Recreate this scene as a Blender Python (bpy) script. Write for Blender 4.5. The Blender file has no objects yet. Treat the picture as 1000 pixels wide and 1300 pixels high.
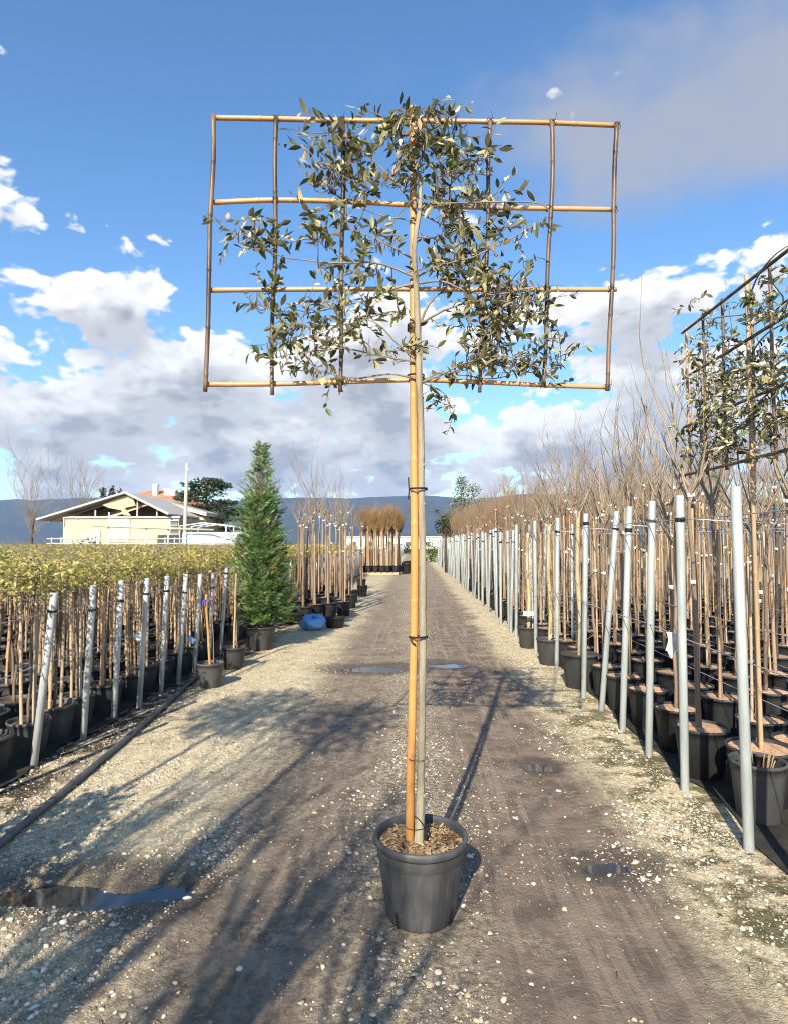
import bpy, math, random
import numpy as np
from mathutils import Vector, Matrix, Euler

# ------------------------------------------------------------------ camera, sky, sun, exposure
R = math.radians
scene = bpy.context.scene
COL = scene.collection
CAM_H, F = 1.6, 800.0                 # eye height (m), focal length in photo pixels (photo is 1000 x 1300)
YAW, PITCH = math.atan(26 / F), math.atan(39 / F)

cam_d = bpy.data.cameras.new('camera'); cam = bpy.data.objects.new('camera', cam_d); COL.objects.link(cam)
cam_d.sensor_fit = 'VERTICAL'; cam_d.sensor_height = 24.0; cam_d.lens = F / 1300 * 24.0
cam_d.clip_start = 0.05; cam_d.clip_end = 30000
cam.location = (0, 0, CAM_H); cam.rotation_euler = (math.pi / 2 + PITCH, 0, YAW)
scene.camera = cam
CAMROT = Euler((math.pi / 2 + PITCH, 0, YAW)).to_matrix()

SUN_EL, SUN_DIR = R(33), Vector((-0.21, -0.978, 0))       # where the sun stands (behind the camera, a little left)
SUN_AZ = math.atan2(SUN_DIR.x, SUN_DIR.y)
sun_d = bpy.data.lights.new('sun', 'SUN'); sun = bpy.data.objects.new('sun', sun_d); COL.objects.link(sun)
sun_d.energy = 5.0; sun_d.angle = R(0.55); sun_d.color = (1.0, 0.90, 0.74)
to_sun = Vector((math.sin(SUN_AZ) * math.cos(SUN_EL), math.cos(SUN_AZ) * math.cos(SUN_EL), math.sin(SUN_EL)))
sun.rotation_euler = to_sun.to_track_quat('Z', 'Y').to_euler(); sun.location = (-3, -12, 9)

scene.view_settings.view_transform = 'Standard'; scene.view_settings.look = 'None'
scene.view_settings.gamma = 1.0; scene.view_settings.exposure = 0.85
scene.view_settings.use_curve_mapping = False
scene.cycles.use_denoising = True
scene.cycles.max_bounces = 6; scene.cycles.diffuse_bounces = 3; scene.cycles.transparent_max_bounces = 8
scene.cycles.volume_bounces = 0; scene.cycles.filter_width = 1.1
scene.cycles.sample_clamp_indirect = 6.0

def build_world():
    w = bpy.data.worlds.new('World'); scene.world = w; w.use_nodes = True
    w.cycles.sampling_method = 'MANUAL'; w.cycles.sample_map_resolution = 512
    nt = w.node_tree; N = nt.nodes; L = nt.links; N.clear()
    def nd(t, **k):
        n = N.new(t)
        for a, b in k.items(): setattr(n, a, b)
        return n
    def M(op, a, b=None, c=None, clamp=False):
        n = nd('ShaderNodeMath', operation=op, use_clamp=clamp)
        for i, v in enumerate((a, b, c)):
            if v is None: continue
            if isinstance(v, (int, float)): n.inputs[i].default_value = v
            else: L.new(v, n.inputs[i])
        return n.outputs[0]
    out = nd('ShaderNodeOutputWorld')
    sky = nd('ShaderNodeTexSky', sky_type='NISHITA', sun_disc=False, sun_elevation=SUN_EL, sun_rotation=SUN_AZ,
             altitude=200.0, air_density=1.0, dust_density=0.4, ozone_density=2.2)
    hs = nd('ShaderNodeHueSaturation'); hs.inputs['Saturation'].default_value = 1.2
    L.new(sky.outputs[0], hs.inputs['Color'])
    bsky = nd('ShaderNodeBackground'); bsky.inputs['Strength'].default_value = 0.13
    L.new(hs.outputs[0], bsky.inputs['Color'])
    tc = nd('ShaderNodeTexCoord'); sep = nd('ShaderNodeSeparateXYZ'); L.new(tc.outputs['Generated'], sep.inputs[0])
    u = M('ARCTAN2', sep.outputs[0], sep.outputs[1]); v = M('ARCSINE', sep.outputs[2])
    PX = lambda x: math.atan((x - 526) / F)
    PY = lambda y: math.atan((689 - y) / F)
    # cloud banks: centre x, y, half-width, half-height (photo pixels -> angles in the sky), strength
    banks = [(425, 205, 80, 48, .26), (165, 322, 90, 26, .30), (140, 393, 80, 26, .40), (100, 425, 70, 26, .3),
             (230, 478, 200, 42, .44), (470, 430, 110, 55, .46), (770, 415, 150, 42, .48), (860, 500, 110, 34, .38),
             (500, 545, 900, 44, .44), (500, 605, 1200, 40, .40), (200, 235, 190, 70, -.40), (790, 315, 190, 26, -.35), (300, 385, 70, 32, -.30),
             (560, 20, 600, 60, -.25), (60, 360, 60, 14, -.2), (880, 455, 60, 12, -.25), (-180, 300, 160, 60, .4), (1250, 330, 200, 60, .4), (700, 160, 90, 40, .12)]
    def density(du, dv, rich):
        uu = M('ADD', u, du); vv = M('ADD', v, dv)
        cmb = nd('ShaderNodeCombineXYZ'); L.new(M('MULTIPLY', uu, 1.0), cmb.inputs[0]); L.new(M('MULTIPLY', vv, 1.75), cmb.inputs[1])
        cmb.inputs[2].default_value = 3.7
        n1 = nd('ShaderNodeTexNoise', noise_dimensions='2D'); n1.inputs['Scale'].default_value = 7.0
        n1.inputs['Detail'].default_value = 9 if rich else 4; n1.inputs['Roughness'].default_value = .58
        n1.inputs['Distortion'].default_value = .25
        L.new(cmb.outputs[0], n1.inputs['Vector'])
        d = M('MULTIPLY', M('SUBTRACT', n1.outputs[0], .5), 1.15)
        acc = M('ADD', d, .0)
        if rich:
            vo = nd('ShaderNodeTexVoronoi', feature='SMOOTH_F1', voronoi_dimensions='2D'); vo.inputs['Scale'].default_value = 15.0; vo.inputs['Smoothness'].default_value = .4
            vo.inputs['Detail'].default_value = 2; vo.inputs['Roughness'].default_value = .6; L.new(cmb.outputs[0], vo.inputs['Vector'])
            acc = M('ADD', d, M('MULTIPLY', M('SUBTRACT', .62, vo.outputs['Distance']), .30))
        for (x, y, rx, ry, s) in banks:
            a = M('DIVIDE', M('SUBTRACT', uu, PX(x)), rx / F); b = M('DIVIDE', M('SUBTRACT', vv, PY(y)), ry / F)
            r2 = M('ADD', M('MULTIPLY', a, a), M('MULTIPLY', b, b))
            g = M('EXPONENT', M('MULTIPLY', r2, -0.9))
            acc = M('ADD', acc, M('MULTIPLY', g, s))
        return acc
    d0 = density(0, 0, True); d1 = density(-0.015, 0.042, False)
    mask = nd('ShaderNodeMapRange', interpolation_type='SMOOTHSTEP')
    L.new(d0, mask.inputs['Value']); mask.inputs['From Min'].default_value = .15; mask.inputs['From Max'].default_value = .27
    thick = nd('ShaderNodeMapRange', interpolation_type='SMOOTHSTEP')      # cloud standing above this point shades it
    L.new(d1, thick.inputs['Value']); thick.inputs['From Min'].default_value = .14; thick.inputs['From Max'].default_value = .56
    thick.inputs['To Max'].default_value = .92
    cr = nd('ShaderNodeMix', data_type='RGBA')
    cr.inputs[6].default_value = (.62, .62, .62, 1); cr.inputs[7].default_value = (.245, .262, .295, 1)
    core = nd('ShaderNodeMapRange', interpolation_type='SMOOTHSTEP'); L.new(d0, core.inputs['Value'])     # thick cores let less light through
    core.inputs['From Min'].default_value = .36; core.inputs['From Max'].default_value = .72
    L.new(M('ADD', M('MULTIPLY', thick.outputs[0], .72), M('MULTIPLY', core.outputs[0], .46), clamp=True), cr.inputs[0])
    bcl = nd('ShaderNodeBackground'); bcl.inputs['Strength'].default_value = 1.0; L.new(cr.outputs[2], bcl.inputs['Color'])
    mx = nd('ShaderNodeMixShader'); L.new(mask.outputs[0], mx.inputs[0]); L.new(bsky.outputs[0], mx.inputs[1]); L.new(bcl.outputs[0], mx.inputs[2])
    # a soft grey sheet higher up, towards the right
    cmb = nd('ShaderNodeCombineXYZ'); L.new(u, cmb.inputs[0]); L.new(M('MULTIPLY', v, 1.6), cmb.inputs[1])
    sn = nd('ShaderNodeTexNoise', noise_dimensions='2D'); sn.inputs['Scale'].default_value = 4.0; sn.inputs['Detail'].default_value = 6; L.new(cmb.outputs[0], sn.inputs['Vector'])
    sa = M('DIVIDE', M('SUBTRACT', u, PX(860)), 250 / F); sb = M('DIVIDE', M('SUBTRACT', v, PY(185)), 95 / F)
    sg = M('EXPONENT', M('MULTIPLY', M('ADD', M('MULTIPLY', sa, sa), M('MULTIPLY', sb, sb)), -.8))
    sm = nd('ShaderNodeMapRange', interpolation_type='SMOOTHSTEP'); L.new(M('ADD', sg, M('MULTIPLY', M('SUBTRACT', sn.outputs[0], .5), 1.3)), sm.inputs[0])
    sm.inputs['From Min'].default_value = .25; sm.inputs['From Max'].default_value = .95; sm.inputs['To Max'].default_value = .9
    bst = nd('ShaderNodeBackground'); bst.inputs['Color'].default_value = (.255, .27, .315, 1)
    m2 = nd('ShaderNodeMixShader'); L.new(sm.outputs[0], m2.inputs[0]); L.new(mx.outputs[0], m2.inputs[1]); L.new(bst.outputs[0], m2.inputs[2])
    L.new(m2.outputs[0], out.inputs[0])
build_world()

# ------------------------------------------------------------------ pixel helpers (photo pixel -> direction; distance from the ground or a known plane)
def ray(px, py): return (CAMROT @ Vector(((px - 500) / F, -(py - 650) / F, -1.0)))
def G(px, py, z=0.0):
    d = ray(px, py); t = (z - CAM_H) / d.z
    return Vector((d.x * t, d.y * t, z))
def P(px, py, Y):
    d = ray(px, py); t = Y / d.y
    return Vector((d.x * t, Y, CAM_H + d.z * t))

rng = random.Random(11)
nrg = np.random.default_rng(5)

# ------------------------------------------------------------------ materials
MATS = {}
def mat(name, c1, c2=None, scale=8.0, rough=.7, spec=.4, bump=0.0, bscale=None, detail=5, metal=0.0, stretch=None, lo=.35, hi=.65,
        coords='Object', trans=None, tint=False, rnd=0.0, rough2=None):
    if name in MATS: return MATS[name]
    m = bpy.data.materials.new(name); m.use_nodes = True; MATS[name] = m
    nt = m.node_tree; N = nt.nodes; L = nt.links
    b = N['Principled BSDF']; b.inputs['Roughness'].default_value = rough; b.inputs['Metallic'].default_value = metal
    b.inputs['Specular IOR Level'].default_value = spec
    tc = N.new('ShaderNodeTexCoord'); vec = tc.outputs[coords]
    if stretch:
        mp = N.new('ShaderNodeMapping'); mp.inputs['Scale'].default_value = stretch; L.new(vec, mp.inputs[0]); vec = mp.outputs[0]
    oi = N.new('ShaderNodeObjectInfo')
    col = None
    if c2 is not None:
        nz = N.new('ShaderNodeTexNoise'); nz.inputs['Scale'].default_value = scale; nz.inputs['Detail'].default_value = detail
        nz.inputs['Roughness'].default_value = .6; nz.noise_dimensions = '4D'
        mw = N.new('ShaderNodeMath'); mw.operation = 'MULTIPLY'; mw.inputs[1].default_value = 37.0
        L.new(oi.outputs['Random'], mw.inputs[0]); L.new(mw.outputs[0], nz.inputs['W'])
        L.new(vec, nz.inputs['Vector'])
        rp = N.new('ShaderNodeMapRange'); rp.inputs['From Min'].default_value = lo; rp.inputs['From Max'].default_value = hi
        L.new(nz.outputs[0], rp.inputs[0])
        mx = N.new('ShaderNodeMix'); mx.data_type = 'RGBA'; mx.inputs[6].default_value = (*c1, 1); mx.inputs[7].default_value = (*c2, 1)
        L.new(rp.outputs[0], mx.inputs[0]); col = mx.outputs[2]
        if rough2 is not None:
            rr = N.new('ShaderNodeMapRange'); rr.inputs['To Min'].default_value = rough; rr.inputs['To Max'].default_value = rough2
            L.new(rp.outputs[0], rr.inputs[0]); L.new(rr.outputs[0], b.inputs['Roughness'])
    else:
        rgb = N.new('ShaderNodeRGB'); rgb.outputs[0].default_value = (*c1, 1); col = rgb.outputs[0]
    if tint:
        at = N.new('ShaderNodeAttribute'); at.attribute_name = 'tint'
        mm = N.new('ShaderNodeMix'); mm.data_type = 'RGBA'; mm.blend_type = 'MULTIPLY'; mm.inputs[0].default_value = 1.0
        L.new(col, mm.inputs[6]); L.new(at.outputs['Color'], mm.inputs[7]); col = mm.outputs[2]
    if rnd > 0:
        hv = N.new('ShaderNodeHueSaturation'); vr = N.new('ShaderNodeMapRange')
        vr.inputs['To Min'].default_value = 1 - rnd; vr.inputs['To Max'].default_value = 1 + rnd
        L.new(oi.outputs['Random'], vr.inputs[0]); L.new(vr.outputs[0], hv.inputs['Value']); L.new(col, hv.inputs['Color']); col = hv.outputs[0]
    L.new(col, b.inputs['Base Color'])
    if bump > 0:
        bn = N.new('ShaderNodeTexNoise'); bn.inputs['Scale'].default_value = bscale or scale * 3; bn.inputs['Detail'].default_value = 6
        L.new(vec, bn.inputs['Vector'])
        bp = N.new('ShaderNodeBump'); bp.inputs['Strength'].default_value = bump; bp.inputs['Distance'].default_value = .02
        L.new(bn.outputs[0], bp.inputs['Height']); L.new(bp.outputs[0], b.inputs['Normal'])
    if trans:
        tr = N.new('ShaderNodeBsdfTranslucent'); L.new(col, tr.inputs['Color'])
        ms = N.new('ShaderNodeMixShader'); ms.inputs[0].default_value = trans
        L.new(b.outputs[0], ms.inputs[1]); L.new(tr.outputs[0], ms.inputs[2]); L.new(ms.outputs[0], N['Material Output'].inputs[0])
    return m

M_bark = mat('bark_grey', (.20, .165, .115), (.34, .30, .22), 14, .85, .2, .5, 60, stretch=(1, 1, .25))
M_barkb = mat('bark_brown', (.155, .112, .08), (.29, .215, .155), 10, .85, .2, .3, 50, stretch=(1, 1, .2), rnd=.25)
M_barkd = mat('bark_dark', (.055, .04, .03), (.12, .085, .06), 10, .85, .2, .3, 50, stretch=(1, 1, .2))
M_barky = mat('bark_pale_yellow', (.34, .27, .15), (.48, .40, .24), 10, .8, .2, .4, 50, stretch=(1, 1, .3))
M_twig = mat('twig_brown', (.20, .158, .115), (.34, .275, .20), 6, .8, .2, rnd=.2)
M_twigt = mat('twig_tan', (.24, .165, .10), (.36, .25, .155), 5, .85, .15, rnd=.2)
M_twigh = mat('twig_holly_oak', (.16, .13, .095), (.27, .23, .17), 14, .8, .2)
M_stake = mat('stake_orange_bamboo', (.47, .215, .062), (.57, .285, .095), 3.5, .42, .45, .1, 80, stretch=(4, 4, .5))
M_cane = mat('cane_tan_bamboo', (.43, .235, .10), (.54, .315, .15), 4, .4, .45, .08, 60, rnd=.08)
M_canem = mat('cane_mottled_bamboo', (.035, .024, .018), (.23, .145, .085), 16, .45, .4, .15, 60, stretch=(1, 1, .18), lo=.36, hi=.68)
M_caneg = mat('stake_plain_bamboo', (.34, .222, .122), (.46, .325, .195), 4, .55, .35, .1, 60, stretch=(3, 3, .3), rnd=.2)
M_wood = mat('stake_pale_wood', (.36, .26, .17), (.48, .38, .27), 5, .75, .2, .2, 60, stretch=(3, 3, .25), rnd=.15)
M_potg = mat('plastic_pot_charcoal', (.042, .044, .05), (.115, .112, .105), 7, .42, .4, .06, 90, stretch=(1, 1, .35), rough2=.7, lo=.42, hi=.78, detail=9)
M_potb = mat('plastic_pot_black', (.014, .0145, .016), (.035, .035, .036), 6, .45, .35, .04, 90, stretch=(1, 1, .4), rnd=.35, rough2=.65)
M_potgr = mat('plastic_pot_dark_grey', (.045, .046, .049), (.08, .079, .076), 6, .5, .35, .04, 90, stretch=(1, 1, .4), rnd=.25, rough2=.7)
M_soil = mat('bark_mulch', (.09, .055, .03), (.40, .27, .15), 55, .9, .15, .9, 80, lo=.4, hi=.6)
M_chip = mat('mulch_chip', (.13, .075, .036), (.40, .29, .17), 9, .85, .2, rnd=.3, tint=True)
M_soilt = mat('coir_disc', (.40, .235, .135), (.56, .36, .22), 22, .95, .1, .6, 60, rnd=.25)
M_soild = mat('potting_soil', (.06, .04, .026), (.15, .105, .07), 40, .95, .1, .8, 60)
M_post = mat('galvanised_post', (.26, .29, .28), (.47, .51, .505), 9, .5, .4, .12, 50, stretch=(2, 2, .5), detail=9, metal=.15, rnd=.08, lo=.3, hi=.7)
M_postw = mat('weathered_post', (.30, .315, .31), (.60, .615, .60), 10, .55, .35, .1, 50, stretch=(2, 2, .4), metal=.1, rnd=.1, lo=.3, hi=.7)
M_strap = mat('black_rubber', (.012, .012, .013), None, rough=.6)
M_wire = mat('wire_steel', (.42, .42, .41), None, rough=.5, metal=.5)
M_hose = mat('hose_black', (.05, .052, .055), (.12, .12, .12), 9, .45, .4, .1, 40)
M_white = mat('white_plastic', (.80, .80, .78), None, rough=.5)
M_blue = mat('blue_plastic', (.06, .26, .62), (.28, .52, .80), 7, .28, .5, .3, 18, trans=.1)
M_bluer = mat('blue_ribbon', (.05, .08, .42), None, rough=.5)
M_leaf = mat('holm_oak_leaf', (1, 1, 1), None, rough=.4, spec=.45, trans=.16, tint=True)
M_leafy = mat('yellow_leaf', (1, 1, 1), None, rough=.55, spec=.3, trans=.3, tint=True)
M_con = mat('conifer_spray', (1, 1, 1), None, rough=.65, spec=.25, trans=.18, tint=True)
M_mat = mat('weed_fabric', (.018, .017, .016), (.05, .044, .036), 9, .8, .2, .2, 120)
M_dirt = mat('dark_dirt', (.03, .022, .016), (.13, .095, .062), 16, .95, .1, .9, 40)

# ------------------------------------------------------------------ mesh helpers
class MB:
    def __init__(s): s.v = []; s.f = []; s.t = []
    def add(s, vs, fs, tint=None):
        o = len(s.v); s.v.extend(vs); s.f.extend([tuple(i + o for i in f) for f in fs])
        if tint is not None: s.t.extend([tint] * len(vs))
    def box(s, a, b):
        x0, y0, z0 = a; x1, y1, z1 = b
        s.add([(x0, y0, z0), (x1, y0, z0), (x1, y1, z0), (x0, y1, z0), (x0, y0, z1), (x1, y0, z1), (x1, y1, z1), (x0, y1, z1)],
              [(3, 2, 1, 0), (4, 5, 6, 7), (0, 1, 5, 4), (1, 2, 6, 5), (2, 3, 7, 6), (3, 0, 4, 7)])
    def tube(s, pts, rad, n=8, cap=True):
        pts = [Vector(p) for p in pts]
        if isinstance(rad, (int, float)): rad = [rad] * len(pts)
        base = len(s.v); side = None
        for i, p in enumerate(pts):
            d = (pts[min(i + 1, len(pts) - 1)] - pts[max(i - 1, 0)])
            d = d.normalized() if d.length > 1e-9 else Vector((0, 0, 1))
            if side is None:
                up = Vector((0, 1, 0)) if abs(d.y) < .8 else Vector((1, 0, 0))
                side = d.cross(up).normalized()
            else:
                side = (side - d * side.dot(d)).normalized()
            w = d.cross(side)
            for k in range(n):
                a = 2 * math.pi * k / n
                q = p + (side * math.cos(a) + w * math.sin(a)) * rad[i]
                s.v.append((q.x, q.y, q.z))
        for i in range(len(pts) - 1):
            for k in range(n):
                a = base + i * n + k; b = base + i * n + (k + 1) % n
                s.f.append((a, b, b + n, a + n))
        if cap:
            s.f.append(tuple(base + k for k in reversed(range(n))))
            e = base + (len(pts) - 1) * n; s.f.append(tuple(e + k for k in range(n)))
    def lathe(s, prof, n=24, c=(0, 0, 0), fn=None, close=True):
        base = len(s.v)
        for (r, z) in prof:
            for k in range(n):
                a = 2 * math.pi * k / n; rr = r if fn is None else fn(r, z, a)
                s.v.append((c[0] + rr * math.cos(a), c[1] + rr * math.sin(a), c[2] + z))
        for i in range(len(prof) - 1):
            for k in range(n):
                a = base + i * n + k; b = base + i * n + (k + 1) % n
                s.f.append((a, b, b + n, a + n))
        if close:
            s.f.append(tuple(base + k for k in reversed(range(n))))
    def mesh(s, name, m, smooth=True):
        me = bpy.data.meshes.new(name); me.from_pydata(s.v, [], s.f)
        if s.t:
            ca = me.color_attributes.new('tint', 'FLOAT_COLOR', 'POINT')
            ca.data.foreach_set('color', np.array([(*c, 1) for c in s.t], dtype=np.float32).ravel())
        if smooth: me.polygons.foreach_set('use_smooth', [True] * len(me.polygons))
        me.materials.append(m); me.update()
        return me
    def build(s, name, m, parent=None, smooth=True):
        return ob(name, s.mesh(name, m, smooth), parent)

def ob(name, me, parent=None, loc=None, rot=None, sc=None):
    o = bpy.data.objects.new(name, me); COL.objects.link(o)
    if parent is not None: o.parent = parent
    if loc is not None: o.location = loc
    if rot is not None: o.rotation_euler = rot
    if sc is not None: o.scale = sc if not isinstance(sc, (int, float)) else (sc, sc, sc)
    return o
def tag(o, label=None, cat=None, group=None, kind=None):
    for k, v in (('label', label), ('category', cat), ('group', group), ('kind', kind)):
        if v: o[k] = v
    return o
def thing(name, label, cat, loc=(0, 0, 0), rotz=0, group=None):
    o = bpy.data.objects.new(name, None); COL.objects.link(o); o.empty_display_size = .1
    o.location = loc; o.rotation_euler = (0, 0, rotz)
    return tag(o, label, cat, group)
def np_mesh(name, v, f, m, tint=None, smooth=False):
    me = bpy.data.meshes.new(name)
    v = np.asarray(v, dtype=np.float32); f = np.asarray(f, dtype=np.int32); k = f.shape[1]
    me.vertices.add(len(v)); me.vertices.foreach_set('co', v.ravel())
    me.loops.add(f.size); me.loops.foreach_set('vertex_index', f.ravel())
    me.polygons.add(len(f)); me.polygons.foreach_set('loop_start', np.arange(0, f.size, k, dtype=np.int32))
    if tint is not None:
        ca = me.color_attributes.new('tint', 'FLOAT_COLOR', 'POINT')
        t = np.ones((len(v), 4), np.float32); t[:, :3] = tint; ca.data.foreach_set('color', t.ravel())
    if smooth: me.polygons.foreach_set('use_smooth', np.ones(len(f), bool))
    me.materials.append(m); me.update(calc_edges=True); me.validate()
    return me
def bez(pts, n=6, wob=0.0, r=rng):
    """smooth a polyline of Vectors (Catmull-Rom)"""
    pts = [Vector(p) for p in pts]
    if len(pts) == 2: pts = [pts[0], pts[0].lerp(pts[1], .5), pts[1]]
    out = []
    for i in range(len(pts) - 1):
        p0 = pts[max(i - 1, 0)]; p1 = pts[i]; p2 = pts[i + 1]; p3 = pts[min(i + 2, len(pts) - 1)]
        for k in range(n):
            t = k / n
            q = .5 * ((2 * p1) + (p2 - p0) * t + (2 * p0 - 5 * p1 + 4 * p2 - p3) * t * t + (3 * p1 - p0 - 3 * p2 + p3) * t ** 3)
            if wob: q = q + Vector((r.uniform(-wob, wob), r.uniform(-wob, wob), r.uniform(-wob, wob)))
            out.append(q)
    out.append(pts[-1]); return out
def lerp_list(a, b, n): return [a + (b - a) * i / max(1, n - 1) for i in range(n)]
def cane(mb, a, b, r, node=.27, wob=.004, n=9, mids=None, seed=0, sw=.11):
    """bamboo cane with swollen nodes"""
    rr = random.Random(seed); pts = bez([a] + (mids or [Vector(a).lerp(Vector(b), t) + Vector((rr.uniform(-wob, wob), 0, rr.uniform(-wob, wob))) for t in (.25, .5, .75)]) + [b], 10)
    L = [0.0]
    for i in range(1, len(pts)): L.append(L[-1] + (pts[i] - pts[i - 1]).length)
    tot = L[-1]
    def at(s):
        for i in range(1, len(pts)):
            if s <= L[i]: return pts[i - 1].lerp(pts[i], (s - L[i - 1]) / max(1e-9, L[i] - L[i - 1]))
        return pts[-1]
    ss = [(0, 1)]; x = rr.uniform(.3, 1) * node
    while x < tot - .03:
        ss += [(x - .012, 1.0), (x - .004, 1 + sw), (x + .004, 1 + sw * .85), (x + .007, .97), (x + .02, .99)]; x += node * rr.uniform(.85, 1.15)
    ss.append((tot, 1)); 
    k = 0; full = []
    for i in range(len(ss)):
        full.append(ss[i])
        if i + 1 < len(ss) and ss[i + 1][0] - ss[i][0] > .05:
            m = int((ss[i + 1][0] - ss[i][0]) / .05)
            for j in range(1, m + 1): full.append((ss[i][0] + (ss[i + 1][0] - ss[i][0]) * j / (m + 1), 1.0))
    mb.tube([at(s) for s, _ in full], [r * q * (1 - .12 * s / tot) for s, q in full], n)

ORD = ['first', 'second', 'third', 'fourth', 'fifth', 'sixth', 'seventh', 'eighth', 'ninth', 'tenth', 'eleventh', 'twelfth', 'thirteenth', 'fourteenth', 'fifteenth', 'sixteenth', 'seventeenth', 'eighteenth', 'nineteenth', 'twentieth']
# ------------------------------------------------------------------ terrain
def vnoise(x, y, seed=0):
    xi = np.floor(x).astype(np.int64); yi = np.floor(y).astype(np.int64); fx = x - xi; fy = y - yi
    fx = fx * fx * (3 - 2 * fx); fy = fy * fy * (3 - 2 * fy)
    def h(a, b):
        n = (a * 374761393 + b * 668265263 + seed * 1442695041) & 0xffffffff
        n = ((n ^ (n >> 13)) * 1274126177) & 0xffffffff
        return ((n ^ (n >> 16)) & 0xffff) / 65535.0
    return (h(xi, yi) * (1 - fx) + h(xi + 1, yi) * fx) * (1 - fy) + (h(xi, yi + 1) * (1 - fx) + h(xi + 1, yi + 1) * fx) * fy - .5
def fbm(x, y, seed=0, o=4):
    s = 0; a = 1.0
    for k in range(o): s = s + a * vnoise(x * 2 ** k, y * 2 ** k, seed + k * 17); a *= .5
    return s
HERO = G(531, 1160)
PUD = [(-1.52, 2.94, .46, .14, .060), (1.03, 3.27, .17, .085, .030), (.90, 4.66, .12, .08, .028), (-.45, 8.15, .55, .16, .036), (.40, 8.45, .28, .16, .036)]
def sstep(a, b, x):
    t = np.clip((x - a) / (b - a), 0, 1); return t * t * (3 - 2 * t)
def terrain0(x, y):
    edge = sstep(-2.5, -2.0, x) * (1 - sstep(1.45, 1.7, x))             # the lane; beds on both sides stay level
    fade = 1 - sstep(25, 60, np.abs(y))
    z = .016 * fbm(x * 1.3, y * .9, 3, 5) + .010 * fbm(x * 7, y * 6, 9, 3)
    tr = np.exp(-((x + .65) / .38) ** 2) + np.exp(-((x - .75) / .42) ** 2)
    z = z - .020 * tr + .012 * np.exp(-((x - .02) / .25) ** 2)
    z = z * edge * fade
    h = np.sqrt((x - HERO.x) ** 2 + (y - HERO.y) ** 2)
    z = z * sstep(.16, .42, h)
    return z
def terrain(x, y):
    x = np.asarray(x, float); y = np.asarray(y, float); z = terrain0(x, y)
    for (px, py, a, b, d) in PUD:
        r = np.sqrt(((x - px) / a) ** 2 + ((y - py) / b) ** 2) + .55 * fbm(x * 5, y * 7, 41, 3)
        z = z - d * (1 - sstep(.35, 1.3, r))
    return z
def grow(a, step, k, lim):
    out = []; s = step
    while a < lim: s *= k; a += s; out.append(a)
    return out
xs = sorted([-q for q in grow(2.6, .03, 1.16, 9000)] + list(np.arange(-2.6, 1.9, .024)) + grow(1.9, .03, 1.16, 9000))
ys = sorted([1.4 - q for q in grow(0, .03, 1.2, 400)] + list(np.arange(1.4, 7.5, .028)) + grow(7.5, .028, 1.018, 60) + grow(61, 1.2, 1.12, 12000))
XX, YY = np.meshgrid(np.array(xs), np.array(ys)); ZZ = terrain(XX, YY)
nx, ny = len(xs), len(ys)
ii = (np.arange(ny - 1)[:, None] * nx + np.arange(nx - 1)[None, :]).ravel()
gf = np.stack([ii, ii + 1, ii + 1 + nx, ii + nx], 1)

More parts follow.
